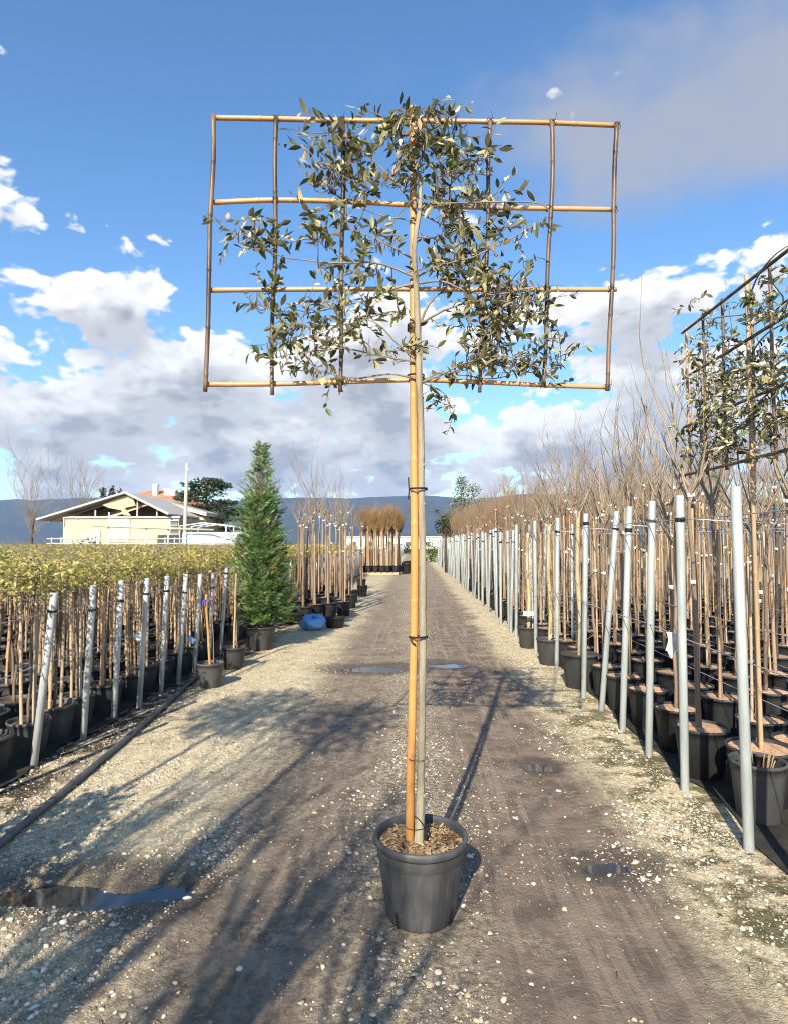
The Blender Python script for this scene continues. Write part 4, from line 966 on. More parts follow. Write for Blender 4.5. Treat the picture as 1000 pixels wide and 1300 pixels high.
tag(merge('far_standard_stems', pt, M_caneg), 'crowd of stems and canes under the yellow-green heads further back', 'trees', kind='stuff')

# black hose lying along the left edge
hp = [(-2.05, 1.2), (-2.12, 2.6), (-2.2, 3.6), (-2.25, 4.3), (-2.33, 5.2), (-2.42, 6.1), (-2.52, 7.0), (-2.62, 7.9)]
mb = MB(); mb.tube(bez([Vector((x, yy, .024 + float(terrain(x, yy)))) for x, yy in hp], 10), .023, 12)
tag(mb.build('irrigation_hose', M_hose), 'thick black irrigation hose lying along the left edge of the lane', 'hose')
# two separate pots in front of the low posts
def small_pot(px, py, rad, hgt, lab, ribbon):
    b = G(px, py); t = thing('potted_plant', lab, 'plant', (b.x, b.y, .0))
    b.z = 0; p = ob('pot', pot_mesh('pot', rad, hgt, M_potgr, 28), t); ob('soil', soil_mesh('soil', rad, hgt, M_soild, .03), p); t.location.z = float(terrain(b.x, b.y))
    mb = MB(); cane(mb, (.0, 0, hgt - .08), (-.06 if ribbon else .02, 0, 1.02 if ribbon else 1.2), .014, .28, .006, 8, None, 4); sk = mb.build('stake', M_stake if ribbon else M_caneg, t)
    mb = MB(); mb.tube(bez([(.03, .02, hgt - .06), (.02, .02, .6), (-.02, .02, 1.0)], 4), lerp_list(.007, .004, 9), 6); mb.build('stem', M_barkb, t)
    mb = MB(); rr = random.Random(int(px))
    for k in range(8): a = rr.uniform(0, 6.28); twig_rec(mb, Vector((.01, .02, rr.uniform(.6, 1.0))), Vector((math.cos(a), math.sin(a), 1)).normalized(), .2, .003, 1, rr, .6)
    mb.build('twigs', M_twig, t)
    if ribbon:
        mb = MB()
        for k in range(7): a = k * .9; mb.tube(bez([(-.055, 0, .95), (-.055 + .03 * math.cos(a), .03 * math.sin(a), .97 + .02 * math.sin(k)), (-.055 + .045 * math.cos(a), .045 * math.sin(a), .90)], 3), .006, 4)
        mb.build('ribbon', M_bluer, t)
small_pot(267, 872, .148, .27, 'grey pot with an orange cane tied with blue ribbon, beside the hose end', True)
small_pot(297, 848, .15, .27, 'grey pot with a tan cane, standing beside the conifer pot', False)
# tags on left plants
for (px, py, Y_) in ((176, 807, 6.3), (243, 812, 7.4)):
    q = P(px, py, Y_); mb = MB(); mb.box((-.03, -.001, -.05), (.03, .001, .05)); o = mb.build('plant_tag', M_white if px < 200 else mat('blue_tag', (.25, .45, .75), None, rough=.4), None, False); o.location = q; o.rotation_euler = (.3, .3 if px < 200 else -.9, .3)
    mbx = MB(); mbx.tube([(0, 0, .05), (-.03, .05, .12)], .002, 4); mbx.build('string', M_strap, o); tag(o, 'white paper tag hanging among the left canes' if px < 200 else 'pale blue tag sticking out beside a low post', 'tag')

# ------------------------------------------------------------------ conifer in a pot
def conifer():
    b = G(331, 824); b.z = .004; t = thing('potted_conifer', 'tall feathery green conifer in a grey pot at the left edge of the lane', 'tree', b)
    p = ob('pot', pot_mesh('pot', .225, .34, M_potgr, 30), t); ob('soil', soil_mesh('soil', .225, .34, M_soild, .03), p)
    mb = MB(); mb.tube(bez([(0, 0, .28), (.02, 0, 1.2), (-.02, 0, 2.2), (.02, 0, 3.05)], 5), lerp_list(.03, .004, 16), 8); mb.build('trunk', M_barkb, t)
    rr = random.Random(17); mb = MB(); tw = MB()
    pal = [(.08, .15, .04), (.12, .21, .05), (.16, .25, .065), (.05, .095, .035), (.21, .29, .10)]; top = [(.30, .38, .22), (.36, .43, .26), (.22, .30, .16)]
    def width(u): return .425 * (1 - u) ** .55 * min(1, .74 + u * 2.2) + .035
    for k in range(2300):
        u = rr.uniform(0, 1) ** 1.15; z = .36 + 2.74 * u; a = rr.uniform(0, 6.283); w = width(u) * (1 + .22 * math.sin(a * 3 + z * 4) * math.sin(z * 6)) * rr.uniform(.62, 1.32)
        if u > .72 and rr.random() < .55: continue
        r0 = w * rr.uniform(.15, .62); out = Vector((math.cos(a), math.sin(a), 0)); d = (out * rr.uniform(.7, 1.1) + Vector((0, 0, rr.uniform(.45, 1.5)))).normalized()
        p0 = Vector((.02 * math.sin(z * 2), 0, z)) + out * r0; Ls = max(.10, (w - r0) * 1.25) * rr.uniform(.8, 1.2)
        q = Vector((-math.sin(a), math.cos(a), 0)); pl = (q * math.cos(rr.uniform(-1, 1)) + Vector((0, 0, 1)) * rr.uniform(-.6, .6)).normalized()
        c = rr.choice(top if (u > .68 and rr.random() < .75) or rr.random() < .08 else pal); c = tuple(i * rr.uniform(.7, 1.3) for i in c); drp = rr.uniform(-.1, .55)
        n = 12
        for i in range(n):
            f = (i + 1) / n; pb = p0 + d * Ls * f + Vector((0, 0, -drp * Ls * f * f)); l = Ls * .36 * (1 - f * .7) + .018
            for s in (-1, 1):
                dd = (d * .8 + pl * s * rr.uniform(.5, .9) + Vector((0, 0, rr.uniform(-.3, .2)))).normalized(); nn = dd.cross(Vector((rr.uniform(-1, 1), rr.uniform(-1, 1), rr.uniform(-1, 1)))).normalized() * (.0038 + .002 * rr.random())
                e = pb + dd * l; m_ = pb.lerp(e, .5)
                mb.add([tuple(pb), tuple(m_ + nn), tuple(e), tuple(m_ - nn)], [(0, 1, 2, 3)], c)
        if rr.random() < .3: tw.tube([p0 - out * r0 * .9 - Vector((0, 0, .1)), p0, p0 + d * Ls * .7], [.006, .004, .002], 4, False)
    tw.build('limbs', M_barkb, t); tag(mb.build('foliage', M_con, t, False), kind='stuff')
conifer()

# ------------------------------------------------------------------ group of bare trees in black pots, blue bag
r = random.Random(91)
gl = 'bare slender tree in a black pot in the clump beyond the conifer'
TRB = trunk_mesh(396, 1.0, .022, .015, M_barkb)
grp = [(390, 774), (404, 771), (420, 769), (433, 779), (430, 767), (398, 764), (447, 765), (382, 776), (387, 790), (400, 787), (418, 785), (436, 782), (396, 778), (412, 776), (428, 774), (444, 772), (384, 770), (408, 766), (424, 764), (440, 762), (392, 760), (416, 757), (434, 755), (378, 782)]
CLUMP = []
for k, (px, py) in enumerate(grp):
    b = G(px, py); CLUMP.append(bare_tree(b.x, b.y, gl, 'bare trees clumped beyond the conifer', r, 'v', ht=r.uniform(1.75, 2.15), soil=SOIL_T if k % 2 else [SOIL_D[0], SOIL_D[0]], z=.004, clips=2, cscale=1.15, trunk=TRB))
    CLUMP[-1].children[0].scale = (1.35, 1.35, 1.05)
b = G(460, 757); bare_tree(b.x, b.y, 'single bare whip in a black pot standing apart beside the lane', None, r, 'v', ht=1.9, z=.004, cscale=.6)
b = G(459, 747); bare_tree(b.x, b.y, 'bare whip in a black pot just behind the one standing apart', None, r, 'v', ht=1.6, z=.004, cscale=.5)
for (px, py, lab) in ((425, 797, 'low empty black pot lying beside the blue bag'), (372, 792, 'empty black pot beside the conifer pot')):
    b = G(px, py); t = thing('nursery_pot', lab, 'pot', (b.x, b.y, .004)); p = ob('pot', pot_mesh('pot', .2, .2, M_potb, 22), t); ob('soil', soil_mesh('soil', .2, .2, M_soild, .05), p)
def bag():
    b = G(397, 800); t = thing('plastic_bag', 'crumpled blue plastic bag on the ground before the black pots', 'bag', (b.x, b.y, 0))
    mb = MB(); n, k = 22, 12; rr = random.Random(3); vs = []; fs = []
    for j in range(k + 1):
        th = math.pi * j / k
        for i in range(n):
            a = 2 * math.pi * i / n; q = 1 + .10 * math.sin(3 * a + j) + .09 * math.sin(7 * a - j * 1.7) + rr.uniform(-.06, .06)
            z = .125 * (1 - math.cos(th)) * (1 + .18 * math.sin(2 * a + .6)) ; vs.append((.225 * q * math.sin(th) ** .7 * math.cos(a), .16 * q * math.sin(th) ** .7 * math.sin(a), max(.0, z * (1 + .1 * rr.uniform(-1, 1)))))
    for j in range(k):
        for i in range(n): a = j * n + i; c = j * n + (i + 1) % n; fs.append((a, c, c + n, a + n))
    mb.add(vs, fs); mb.build('sack', M_blue, t)
    mb = MB()
    for i in range(6): a = i * 1.05; mb.tube([(.05, 0, .21), (.05 + .05 * math.cos(a), .05 * math.sin(a), .26 + .02 * math.sin(i * 2))], [.014, .022], 5)
    mb.build('gathered_neck', M_blue, t)
bag()
# pallet of staked trees
def pallet_group():
    c = G(482, 729); cx, cy = c.x, c.y
    t = thing('pallet', 'wooden pallet carrying the staked trees beside the lane', 'pallet', (cx, cy, 0))
    for i in range(7): mb = MB(); mb.box((-1.0 + .295 * i, -.6, .10), (-1.0 + .295 * i + .2, .6, .125)); mb.build('board', M_wood, t, False)
    for y_ in (-.58, 0, .5): mb = MB(); mb.box((-1.0, y_, .0), (.97, y_ + .09, .0995)); mb.build('bearer', M_wood, t, False)
    rr = random.Random(44); CP = [crown_dense(260 + i, mat('twig_rust', (.24, .15, .07), (.38, .25, .12), 5, .85, .15), n=80, h=.62, th=.007) for i in range(4)]
    for i in range(6):
        for j in range(4):
            x, yy = cx - .88 + .33 * i + .085 * j + rr.uniform(-.03, .03), cy - .45 + .3 * j
            t2 = bare_tree(x, yy, 'staked tree with a rounded rusty twig head standing on the pallet', 'staked trees on the pallet', rr, 'd', ht=2.05, z=.127, clips=0, trunk=TRP, cscale=1.25, crown=CP[rr.randrange(4)])
            for k in range(1): ob('stake', ST[0], t2, (-.05, -.03, .27), (rr.gauss(0, .02), rr.gauss(0, .02), k), (2.0, 2.0, 1.75))
    for k in range(7):
        b = (cx + 1.35 + rr.uniform(-.2, .2), cy + .6 + k * .9); q = thing('nursery_pot', 'black pot in the row behind the pallet of staked trees', 'pot', (*b, .004), 0, 'pots behind the pallet'); p = ob('pot', POT_B[0], q, sc=(1.3, 1.3, 1.6)); ob('soil', SOIL_T[0], p)
TRP = trunk_mesh(398, 1.0, .024, .017, M_caneg)
pallet_group()

# ------------------------------------------------------------------ far things
M_wall = mat('cream_render', (.46, .36, .25), (.54, .44, .32), 1.2, .9, .2, .1, 20)
M_tarp = mat('beige_tarp', (.46, .36, .23), (.54, .43, .29), 2, .7, .3, .2, 3)
M_rooft = mat('translucent_roof', (.40, .36, .30), (.48, .44, .38), 2, .5, .4)
M_frame = mat('white_steel', (.55, .56, .55), None, rough=.5)
M_dark = mat('dark_inside', (.05, .04, .03), (.10, .08, .06), 2, .9, .1)
M_tile = mat('clay_tile', (.36, .14, .08), (.52, .24, .14), 3, .85, .2, .4, 14)
M_conc = mat('concrete_pole', (.36, .33, .27), (.48, .44, .37), 3, .9, .2, .2, 20)
M_glass = mat('window_glass', (.10, .12, .14), None, rough=.08, spec=.6)
def poly(name, pts, depth, m, parent):
    """flat polygon in the X-Z plane given thickness along +Y"""
    n = len(pts); mb = MB(); vs = [tuple(p) for p in pts] + [(p[0], p[1] + depth, p[2]) for p in pts]
    mb.add(vs, [tuple(range(n)), tuple(range(2 * n - 1, n - 1, -1))] + [(i, i + n, (i + 1) % n + n, (i + 1) % n) for i in range(n)]); return mb.build(name, m, parent, False)
def shed():
    Y = 40.0; o = P(165, 689, Y); o.z = 0; t = thing('packing_shed', 'cream shed with open gable, white trusses and a torn beige tarp', 'building', o)
    W = lambda px, py: P(px, py, Y) - o
    D = 5.4; xl, xr = W(80, 689).x, W(227, 689).x; ze = W(165, 657).z; za = W(163, 627).z; xa = W(163, 627).x; zr = W(0, 654.5).z
    mb = MB(); mb.box((xl, 0, 0), (xr, .2, ze)); mb.box((xl, .2, 0), (xl + .2, D, ze)); mb.box((xl + .2, D - .2, 0), (xr - .2, D, ze)); mb.build('wall', M_wall, t, False)
    mb = MB(); mb.box((xr - .2, .2, 0), (xr, D, ze)); mb.build('side_wall', mat('tan_render', (.40, .28, .17), (.5, .36, .23), 2, .9), t, False)
    mb = MB(); mb.add([(xl, D - .15, ze), (xr, D - .15, ze), (xa, D - .15, za - .1), (xl, D - .05, ze), (xr, D - .05, ze), (xa, D - .05, za - .1)], [(0, 1, 2), (5, 4, 3), (0, 3, 4, 1), (1, 4, 5, 2), (2, 5, 3, 0)]); mb.build('rear_gable', M_tarp, t, False)
    for s, xe, zz in ((-1, W(70, 0).x, W(40, 661).z), (1, W(229, 0).x, zr)):
        v = [Vector((xa, -.4, za)), Vector((xe, -.4, zz))]
        mb = MB(); vs = [tuple(v[0]), tuple(v[1]), tuple(v[1] + Vector((0, D + .5, 0))), tuple(v[0] + Vector((0, D + .5, 0)))]; vs += [(a, b, c + .1) for a, b, c in vs]
        mb.add(vs, [(0, 1, 2, 3), (7, 6, 5, 4), (0, 4, 5, 1), (1, 5, 6, 2), (2, 6, 7, 3), (3, 7, 4, 0)]); mb.build('roof', M_rooft, t, False)
        mb = MB(); mb.tube([v[0] + Vector((0, -.05, .05)), v[1] + Vector((0, -.05, .05))], .08, 6); mb.build('verge_beam', M_frame, t, False)
        for y_ in (1.3, 2.8, 4.2): mb = MB(); mb.tube([v[0] + Vector((0, y_, -.07)), v[1] + Vector((0, y_, -.07))], .05, 6); mb.build('rafter', M_frame, t, False)
    mb = MB(); mb.tube([(xl, -.06, ze), (xr + .1, -.06, ze)], .07, 6); mb.build('tie_beam', M_frame, t, False)
    for px in (99, 115, 137, 188, 212):
        x = W(px, 0).x; top = za - abs(x - xa) * (za - zr) / (W(229, 0).x - xa); mb = MB(); mb.tube([(x, -.05, ze), (x, -.05, top - .02)], .05, 6); mb.build('truss_post', M_frame, t, False)
    poly('tarp', [W(131, 641), W(150, 633), W(163, 629), W(170, 631), W(174, 642), W(160, 645), W(168, 655), W(158, 654), W(156, 648), W(140, 645)], .06, M_tarp, t).location.y = -.16
    for (x0, x1, y0, y1, m, nm) in ((139, 166, 658, 688, mat('grey_door', (.40, .37, .32), (.48, .44, .38), 2, .6), 'sliding_door'), (217, 226, 661, 678, M_glass, 'window'), (104, 128, 674, 690, M_rooft, 'panel')):
        a, b = W(x0, y1), W(x1, y0); q = poly(nm, [Vector((a.x, 0, a.z)), Vector((b.x, 0, a.z)), Vector((b.x, 0, b.z)), Vector((a.x, 0, b.z))], .06, m, t); q.location.y = -.05
        if nm == 'window':
            mb = MB()
            for k in (0, .33, .66, 1): mb.box((a.x - .04, -.1, a.z + (b.z - a.z) * k - .02), (b.x + .04, -.06, a.z + (b.z - a.z) * k + .02))
            mb.build('frame', M_frame, q, False)
    # second bay, standing behind and to the right
    Y2 = 46.2; o2 = P(220, 689, Y2); o2.z = 0; t = thing('rear_shed', 'pale low shed roof with tan wall just behind the cream shed', 'building', o2); W2 = lambda px, py: P(px, py, Y2) - o2
    a, b, c = W2(181, 633), W2(190, 635.5), W2(264, 655.5); a.y = b.y = c.y = 0; n = Vector((0, 0, .28))
    poly('wall', [Vector((a.x, 0, 0)), Vector((c.x - .3, 0, 0)), Vector((c.x - .3, 0, c.z)), b - Vector((0, 0, .1)), a - Vector((0, 0, .1))], 5, mat('tan_render', (0, 0, 0)), t)
    q = poly('roof', [b, c, c + n, b + n], 5.4, M_rooft, t); q.location.y = -.3; q = poly('roof', [a, b, b + n, a + n], 5.4, M_rooft, t); q.location.y = -.3
shed()
def house():
    Y = 54.0; o = P(188, 689, Y); o.z = 0; t = thing('red_roof_house', 'house with a low red tiled roof and white chimneys, behind the cream shed', 'building', o); W = lambda px, py: P(px, py, Y) - o
    x0, x1 = W(128, 0).x, W(246, 0).x; ze = W(0, 640).z; zr = W(0, 617).z; xa, xb = W(180, 0).x, W(200, 0).x; D = 9.0
    mb = MB(); mb.box((x0 + .5, .5, 0), (x1 - .5, D, ze)); mb.build('wall', M_wall, t, False)
    mb = MB(); mb.add([(x0, 0, ze), (x1, 0, ze), (x1, D + .5, ze), (x0, D + .5, ze), (xa, D / 2, zr), (xb, D / 2, zr)], [(0, 1, 5, 4), (1, 2, 5), (2, 3, 4, 5), (3, 0, 4), (3, 2, 1, 0)]); rf = mb.build('roof', M_tile, t, False)
    for (px, py, w) in ((181, 611, .4), (197, 617, .55), (204, 618, .5)):
        q = W(px, py); mb = MB(); mb.box((q.x - w / 2, D * .3, ze + .4), (q.x + w / 2, D * .3 + w, q.z)); mb.box((q.x - w * .62, D * .3 - .06, q.z - .14), (q.x + w * .62, D * .3 + w + .06, q.z)); mb.build('chimney', M_white, rf, False)
    for px in (232, 240): q = W(px, 648); mb = MB(); mb.box((q.x - .35, .44, q.z - .6), (q.x + .35, .50, q.z + .3)); mb.build('window', M_glass, t, False)
house()
b = P(234, 689, 36); mb = MB(); mb.tube([(0, 0, -.2), (.1, 0, P(236.5, 588, 36).z)], [.13, .085], 10); t = thing('utility_pole', 'tall tapering concrete utility pole beside the cream shed', 'pole', (b.x, b.y, 0)); mb.build('shaft', M_conc, t)
mb = MB(); mb.box((.06, -.04, 5.85), (.26, .04, 5.92)); mb.build('bracket', M_frame, t, False)
# pipe racks in front of the shed
def pipes():
    t = thing('pipe_rack', 'white pipe railing with posts in front of the cream shed', 'railing', (P(190, 689, 33).x, 33, 0)); o = Vector((P(190, 689, 33).x, 33, 0)); W = lambda px, py: P(px, py, 33) - o
    for py in (684, 690): mb = MB(); a, b = W(60, py), W(302, py); mb.tube([a, b], .035, 6); mb.build('rail', M_frame, t)
    for px in range(66, 304, 12): mb = MB(); a = W(px, 682); mb.tube([(a.x, 0, 0), (a.x, 0, a.z)], .03, 6); mb.build('railing_post', M_frame, t)
    t = thing('pipe_gantry', 'long horizontal pipe on tall thin posts in front of the shed', 'frame', (o.x, 30, 0)); o2 = Vector((o.x, 30, 0)); W2 = lambda px, py: P(px, py, 30) - o2
    mb = MB(); mb.tube([W2(118, 667.5), W2(190, 670), W2(272, 673)], .06, 7); mb.build('pipe', M_conc, t)
    for px in (137.5, 185, 213, 243): mb = MB(); a = W2(px, 650 if px < 140 else 668); mb.tube([(a.x, .1, 0), (a.x, .1, a.z)], .04, 6); mb.build('upright', M_frame, t)
    t = thing('hoop_frame', 'open white hoop frame beside the parked vehicles', 'frame', (P(268, 689, 35).x, 35, 0)); o3 = Vector((P(268, 689, 35).x, 35, 0)); W3 = lambda px, py: P(px, py, 35) - o3
    for dy in (0, 1.5, 3.0):
        mb = MB(); pts = [Vector((W3(240, 0).x, dy, 0)), Vector((W3(240, 0).x, dy, W3(0, 668).z)), Vector((W3(268, 0).x, dy, W3(0, 664).z)), Vector((W3(296, 0).x, dy, W3(0, 668).z)), Vector((W3(296, 0).x, dy, 0))]; mb.tube(pts, .045, 6); mb.build('hoop', M_frame, t)
pipes()
def car(px, Y, L_, Hh, m, lab, van=False):
    o = P(px, 689, Y); o.z = 0; t = thing('parked_van' if van else 'parked_car', lab, 'van' if van else 'car', o, .25)
    w = .85; prof = [(-L_ / 2, .3), (-L_ / 2, .8), (-L_ / 2 + .1, Hh if van else .95), (L_ / 2 - 1.1, Hh), (L_ / 2 - .7, 1.0), (L_ / 2, .85), (L_ / 2, .3)] if van else [(-L_ / 2, .3), (-L_ / 2, .85), (-L_ / 2 + .5, .95), (-L_ / 2 + 1.0, Hh), (L_ / 2 - 1.6, Hh), (L_ / 2 - 1.0, .95), (L_ / 2, .8), (L_ / 2, .3)]
    poly('body', [Vector((x, -w, z)) for x, z in prof], 2 * w, m, t)
    x0, x1 = (L_ / 2 - 1.75, L_ / 2 - 1.0) if van else (-L_ / 2 + 1.0, L_ / 2 - 1.5); poly('window', [Vector((x0, -w - .012, .98)), Vector((x1 + .25, -w - .012, .98)), Vector((x1, -w - .012, Hh - .1)), Vector((x0 + .05, -w - .012, Hh - .1))], .01, M_glass, t)
    for sx in (-1, 1):
        for sy in (-1, 1): mb = MB(); c = Vector((sx * (L_ / 2 - .75), sy * (w - .08), .31)); mb.tube([c - Vector((0, .1, 0)), c + Vector((0, .1, 0))], .31, 16); q = mb.build('wheel', M_strap, t); mb = MB(); mb.tube([c - Vector((0, .108, 0)), c + Vector((0, .108, 0))], .17, 12); mb.build('rim', M_frame, q)
car(252, 38, 4.6, 2.05, mat('paint_dark', (.05, .055, .07), None, rough=.3), 'dark van parked beside the concrete pole', True)
car(286, 37, 4.8, 2.2, mat('paint_white', (.72, .72, .70), None, rough=.35), 'white van parked by the hoop frame', True)

# trees in the distance
def tufts(mb, c, rx, ry, rz, n, size, pal, rr, flat=0.0):
    for k in range(n):
        a = rr.uniform(0, 6.283); z = rr.uniform(-1, 1); q = rr.uniform(0, 1) ** .4; s = math.sqrt(1 - z * z)
        p = Vector((c[0] + rx * q * s * math.cos(a), c[1] + ry * q * s * math.sin(a), c[2] + rz * q * z)); l = size * rr.uniform(.6, 1.4)
        v, f = leaf_small(l, l * .5); m3 = rot_to((rr.uniform(-1, 1), rr.uniform(-1, 1), rr.uniform(-.8, .8) * (1 - flat)), rr.uniform(-1.5, 1.5)); cc = rr.choice(pal); w = rr.uniform(.75, 1.25)
        mb.add([tuple(p + m3 @ Vector(x)) for x in v], f, tuple(i * w for i in cc))
DG = [(.035, .055, .028), (.05, .075, .035), (.065, .085, .04), (.03, .045, .025)]
def cedar():
    Y = 50; o = P(262, 689, Y); o.z = 0; t = thing('cedar_tree', 'dark spreading cedar with flat layered boughs behind the utility pole', 'tree', o); W = lambda px, py: P(px, py, Y) - o
    mb = MB(); mb.tube([(0, 0, 0), (.05, 0, 3), (-.1, 0, W(0, 612).z)], [.28, .2, .06], 8)
    rr = random.Random(2); fo = MB()
    for (px, py, rx) in ((262, 609, 1.1), (272, 614, 1.0), (248, 616, .9), (258, 620, 1.5), (280, 616, .6), (240, 626, 1.0), (266, 628, 1.5), (285, 638, 1.1), (250, 634, 1.4), (232, 632, .8), (272, 642, 1.6), (290, 648, 1.2), (252, 646, 1.5), (266, 654, 1.9), (284, 660, 1.6), (300, 652, .8), (258, 664, 1.8), (280, 672, 1.9)):
        c = W(px, py); c.y = rr.uniform(-1, 1); tufts(fo, c, rx * 1.15, rx, .24, 300, .24, DG, rr, .5); mb.tube([(0, 0, c.z - .25), tuple(c)], [.06, .02], 5)
    mb.build('trunk', M_barkd, t); tag(fo.build('crown', M_con, t, False), kind='stuff')
cedar()
def cypress(px, ytop, Y, rx, lab):
    o = P(px, 689, Y); o.z = 0; t = thing('cypress_tree', lab, 'tree', o); z = P(px, ytop, Y).z; mb = MB(); mb.tube([(0, 0, 0), (0, 0, z * .8)], [.2, .05], 7); mb.build('trunk', M_barkd, t)
    fo = MB(); rr = random.Random(int(px)); 
    for k in range(9): f = k / 8; tufts(fo, (rr.uniform(-.2, .2), 0, .8 + (z - 1.2) * f), rx * (1 - .75 * f), rx * (1 - .75 * f), z * .1, 120, .3, DG, rr)
    tag(fo.build('crown', M_con, t, False), kind='stuff')
cypress(130, 622, 66, 1.0, 'dark upright evergreen behind the shed roof, taller of two'); cypress(139, 620, 68, .9, 'dark narrow evergreen just behind the taller one, beyond the shed'); cypress(151, 625, 72, .9, 'small dark evergreen tip showing over the red roof')
def bare_far(px, ytop, Y, w, lab, seed):
    o = P(px, 689, Y); o.z = 0; z = P(px, ytop, Y).z; t = thing('bare_tree', lab, 'tree', o); mb = MB(); mb.tube([(0, 0, 0), (.1, 0, z * .4)], [.18, .12], 7); mb.build('trunk', M_barkd, t)
    rr = random.Random(seed); mb = MB()
    for k in range(26): a = rr.uniform(0, 6.28); s = rr.uniform(.1, .9) * w; twig_rec(mb, Vector((.1, 0, z * rr.uniform(.2, .42))), Vector((math.cos(a) * s, math.sin(a) * s, 1)).normalized(), z * .62, .035, 2, rr, .5, 3, .2)
    mb.build('crown', M_twig, t)
bare_far(98, 604, 62, .8, 'bare grey tree rising beyond the left end of the shed', 1); bare_far(40, 596, 70, .9, 'broad bare tree farther along beyond the shed', 2)
OL = [(.16, .18, .10), (.22, .24, .15), (.30, .31, .21), (.11, .13, .06), (.07, .09, .04)]
def olive():
    Y = 36; o = P(592, 689, Y); o.z = 0; t = thing('olive_tree', 'silvery green olive tree rising above the far right posts', 'tree', o); W = lambda px, py: P(px, py, Y) - o; rr = random.Random(6)
    mb = MB(); mb.tube([(0, 0, 0), (.1, 0, 1.5), (-.1, 0, 3.6)], [.14, .1, .04], 8); fo = MB()
    for (px, py, rx, rz) in ((586, 611, .35, .4), (584, 622, .45, .5), (590, 632, .6, .5), (582, 640, .6, .5), (600, 640, .7, .5), (578, 652, .7, .5), (594, 654, .9, .6), (608, 655, .8, .6), (575, 664, .7, .5), (590, 668, .9, .6), (606, 670, .9, .6), (600, 622, .5, .4), (570, 668, .6, .4), (614, 640, .6, .5)):
        c = W(px, py); c.y = rr.uniform(-.6, .6); tufts(fo, c, rx, rx, rz, 190, .13, OL if py < 645 else OL[1:] + OL[3:] + OL[3:], rr); mb.tube([(0, 0, c.z * .55), tuple(c)], [.05, .012], 5)
    mb.build('trunk', M_bark, t); tag(fo.build('crown', M_con, t, False), kind='stuff')
olive()
def dark_bough():
    Y = 34; o = P(566, 689, Y); o.z = 0; t = thing('pine_tree', 'small dark pine with one bare slanting limb beside the olive', 'tree', o); W = lambda px, py: P(px, py, Y) - o; rr = random.Random(12)
    mb = MB(); mb.tube([(0, 0, 0), W(565, 662)], [.1, .06], 7); a = W(566, 664); mb.tube([a, W(558, 653), W(549, 642)], [.06, .05, .03], 6); mb.build('trunk', M_barkd, t)
    fo = MB(); tufts(fo, W(564, 668), .55, .5, .5, 320, .16, DG, rr); tufts(fo, W(572, 660), .5, .5, .4, 200, .16, DG, rr); tufts(fo, W(554, 649), .12, .12, .1, 30, .1, DG, rr); tag(fo.build('crown', M_con, t, False), kind='stuff')
dark_bough()
GR = [(.09, .14, .03), (.13, .19, .04), (.18, .22, .06), (.06, .10, .025)]
def bush(px, ytop, Y, rx, lab, seed, pal=GR):
    o = P(px, 689, Y); o.z = 0; z = P(px, ytop, Y).z; t = thing('bush', lab, 'bush', o); rr = random.Random(seed); mb = MB(); 
    for k in range(5): a = k * 1.26; mb.tube([(0, 0, 0), (.3 * rx * math.cos(a), .3 * rx * math.sin(a), z * .6)], [.04, .015], 5)
    mb.build('stems', M_barkd, t); fo = MB(); tufts(fo, (0, 0, z * .5), rx, rx, z * .5, 500, .16, pal, rr); tufts(fo, (rx * .4, 0, z * .35), rx * .8, rx, z * .38, 260, .16, pal, rr); tag(fo.build('foliage', M_con, t, False), kind='stuff')
bush(547, 684, 52, .75, 'rounded bright green bush at the far end of the right posts', 4)
bush(515, 690, 95, 1.0, 'low dark green bush at the far end of the lane', 5, DG); bush(111, 681, 31, 1.0, 'low grey-green bush in front of the shed wall', 7, [(.10, .11, .06), (.14, .14, .08)])
# low white building far down the lane
def warehouse():
    Y = 160; t = thing('warehouse', 'long low white building closing the far end of the lane', 'building', (P(526, 689, Y).x, Y, 0)); o = Vector((P(526, 689, Y).x, Y, 0)); x0 = (P(440, 0, Y) - o).x; x1 = (P(640, 0, Y) - o).x
    mb = MB(); mb.box((x0, 0, 0), (x1, 12, 2.95)); mb.build('wall', mat('white_render', (.78, .78, .76), (.70, .70, .69), .4, .8), t, False); mb = MB(); mb.box((x0 - .3, -.3, 2.952), (x1 + .3, 12.3, 3.2)); mb.build('roof', M_frame, t, False)
    for k in range(9): x = x0 + (x1 - x0) * (k + .5) / 9; mb = MB(); mb.box((x - .7, -.06, .8), (x + .7, -.01, 1.9)); mb.build('window', M_glass, t, False)
warehouse()
def fence():
    t = thing('wire_fence', 'grey wire fence receding along the far left of the lane', 'fence', (-2.15, 36, 0)); 
    for k in range(26): mb = MB(); mb.tube([(k * .02, k * 2.4, 0), (k * .02, k * 2.4, 1.5)], .04, 6); mb.build('fence_post', M_post, t)
    for z in (.3, .6, .9, 1.2, 1.45): mb = MB(); mb.tube([(0, 0, z), (.5, 60, z)], .015, 4); mb.build('strand', M_wire, t)
fence()

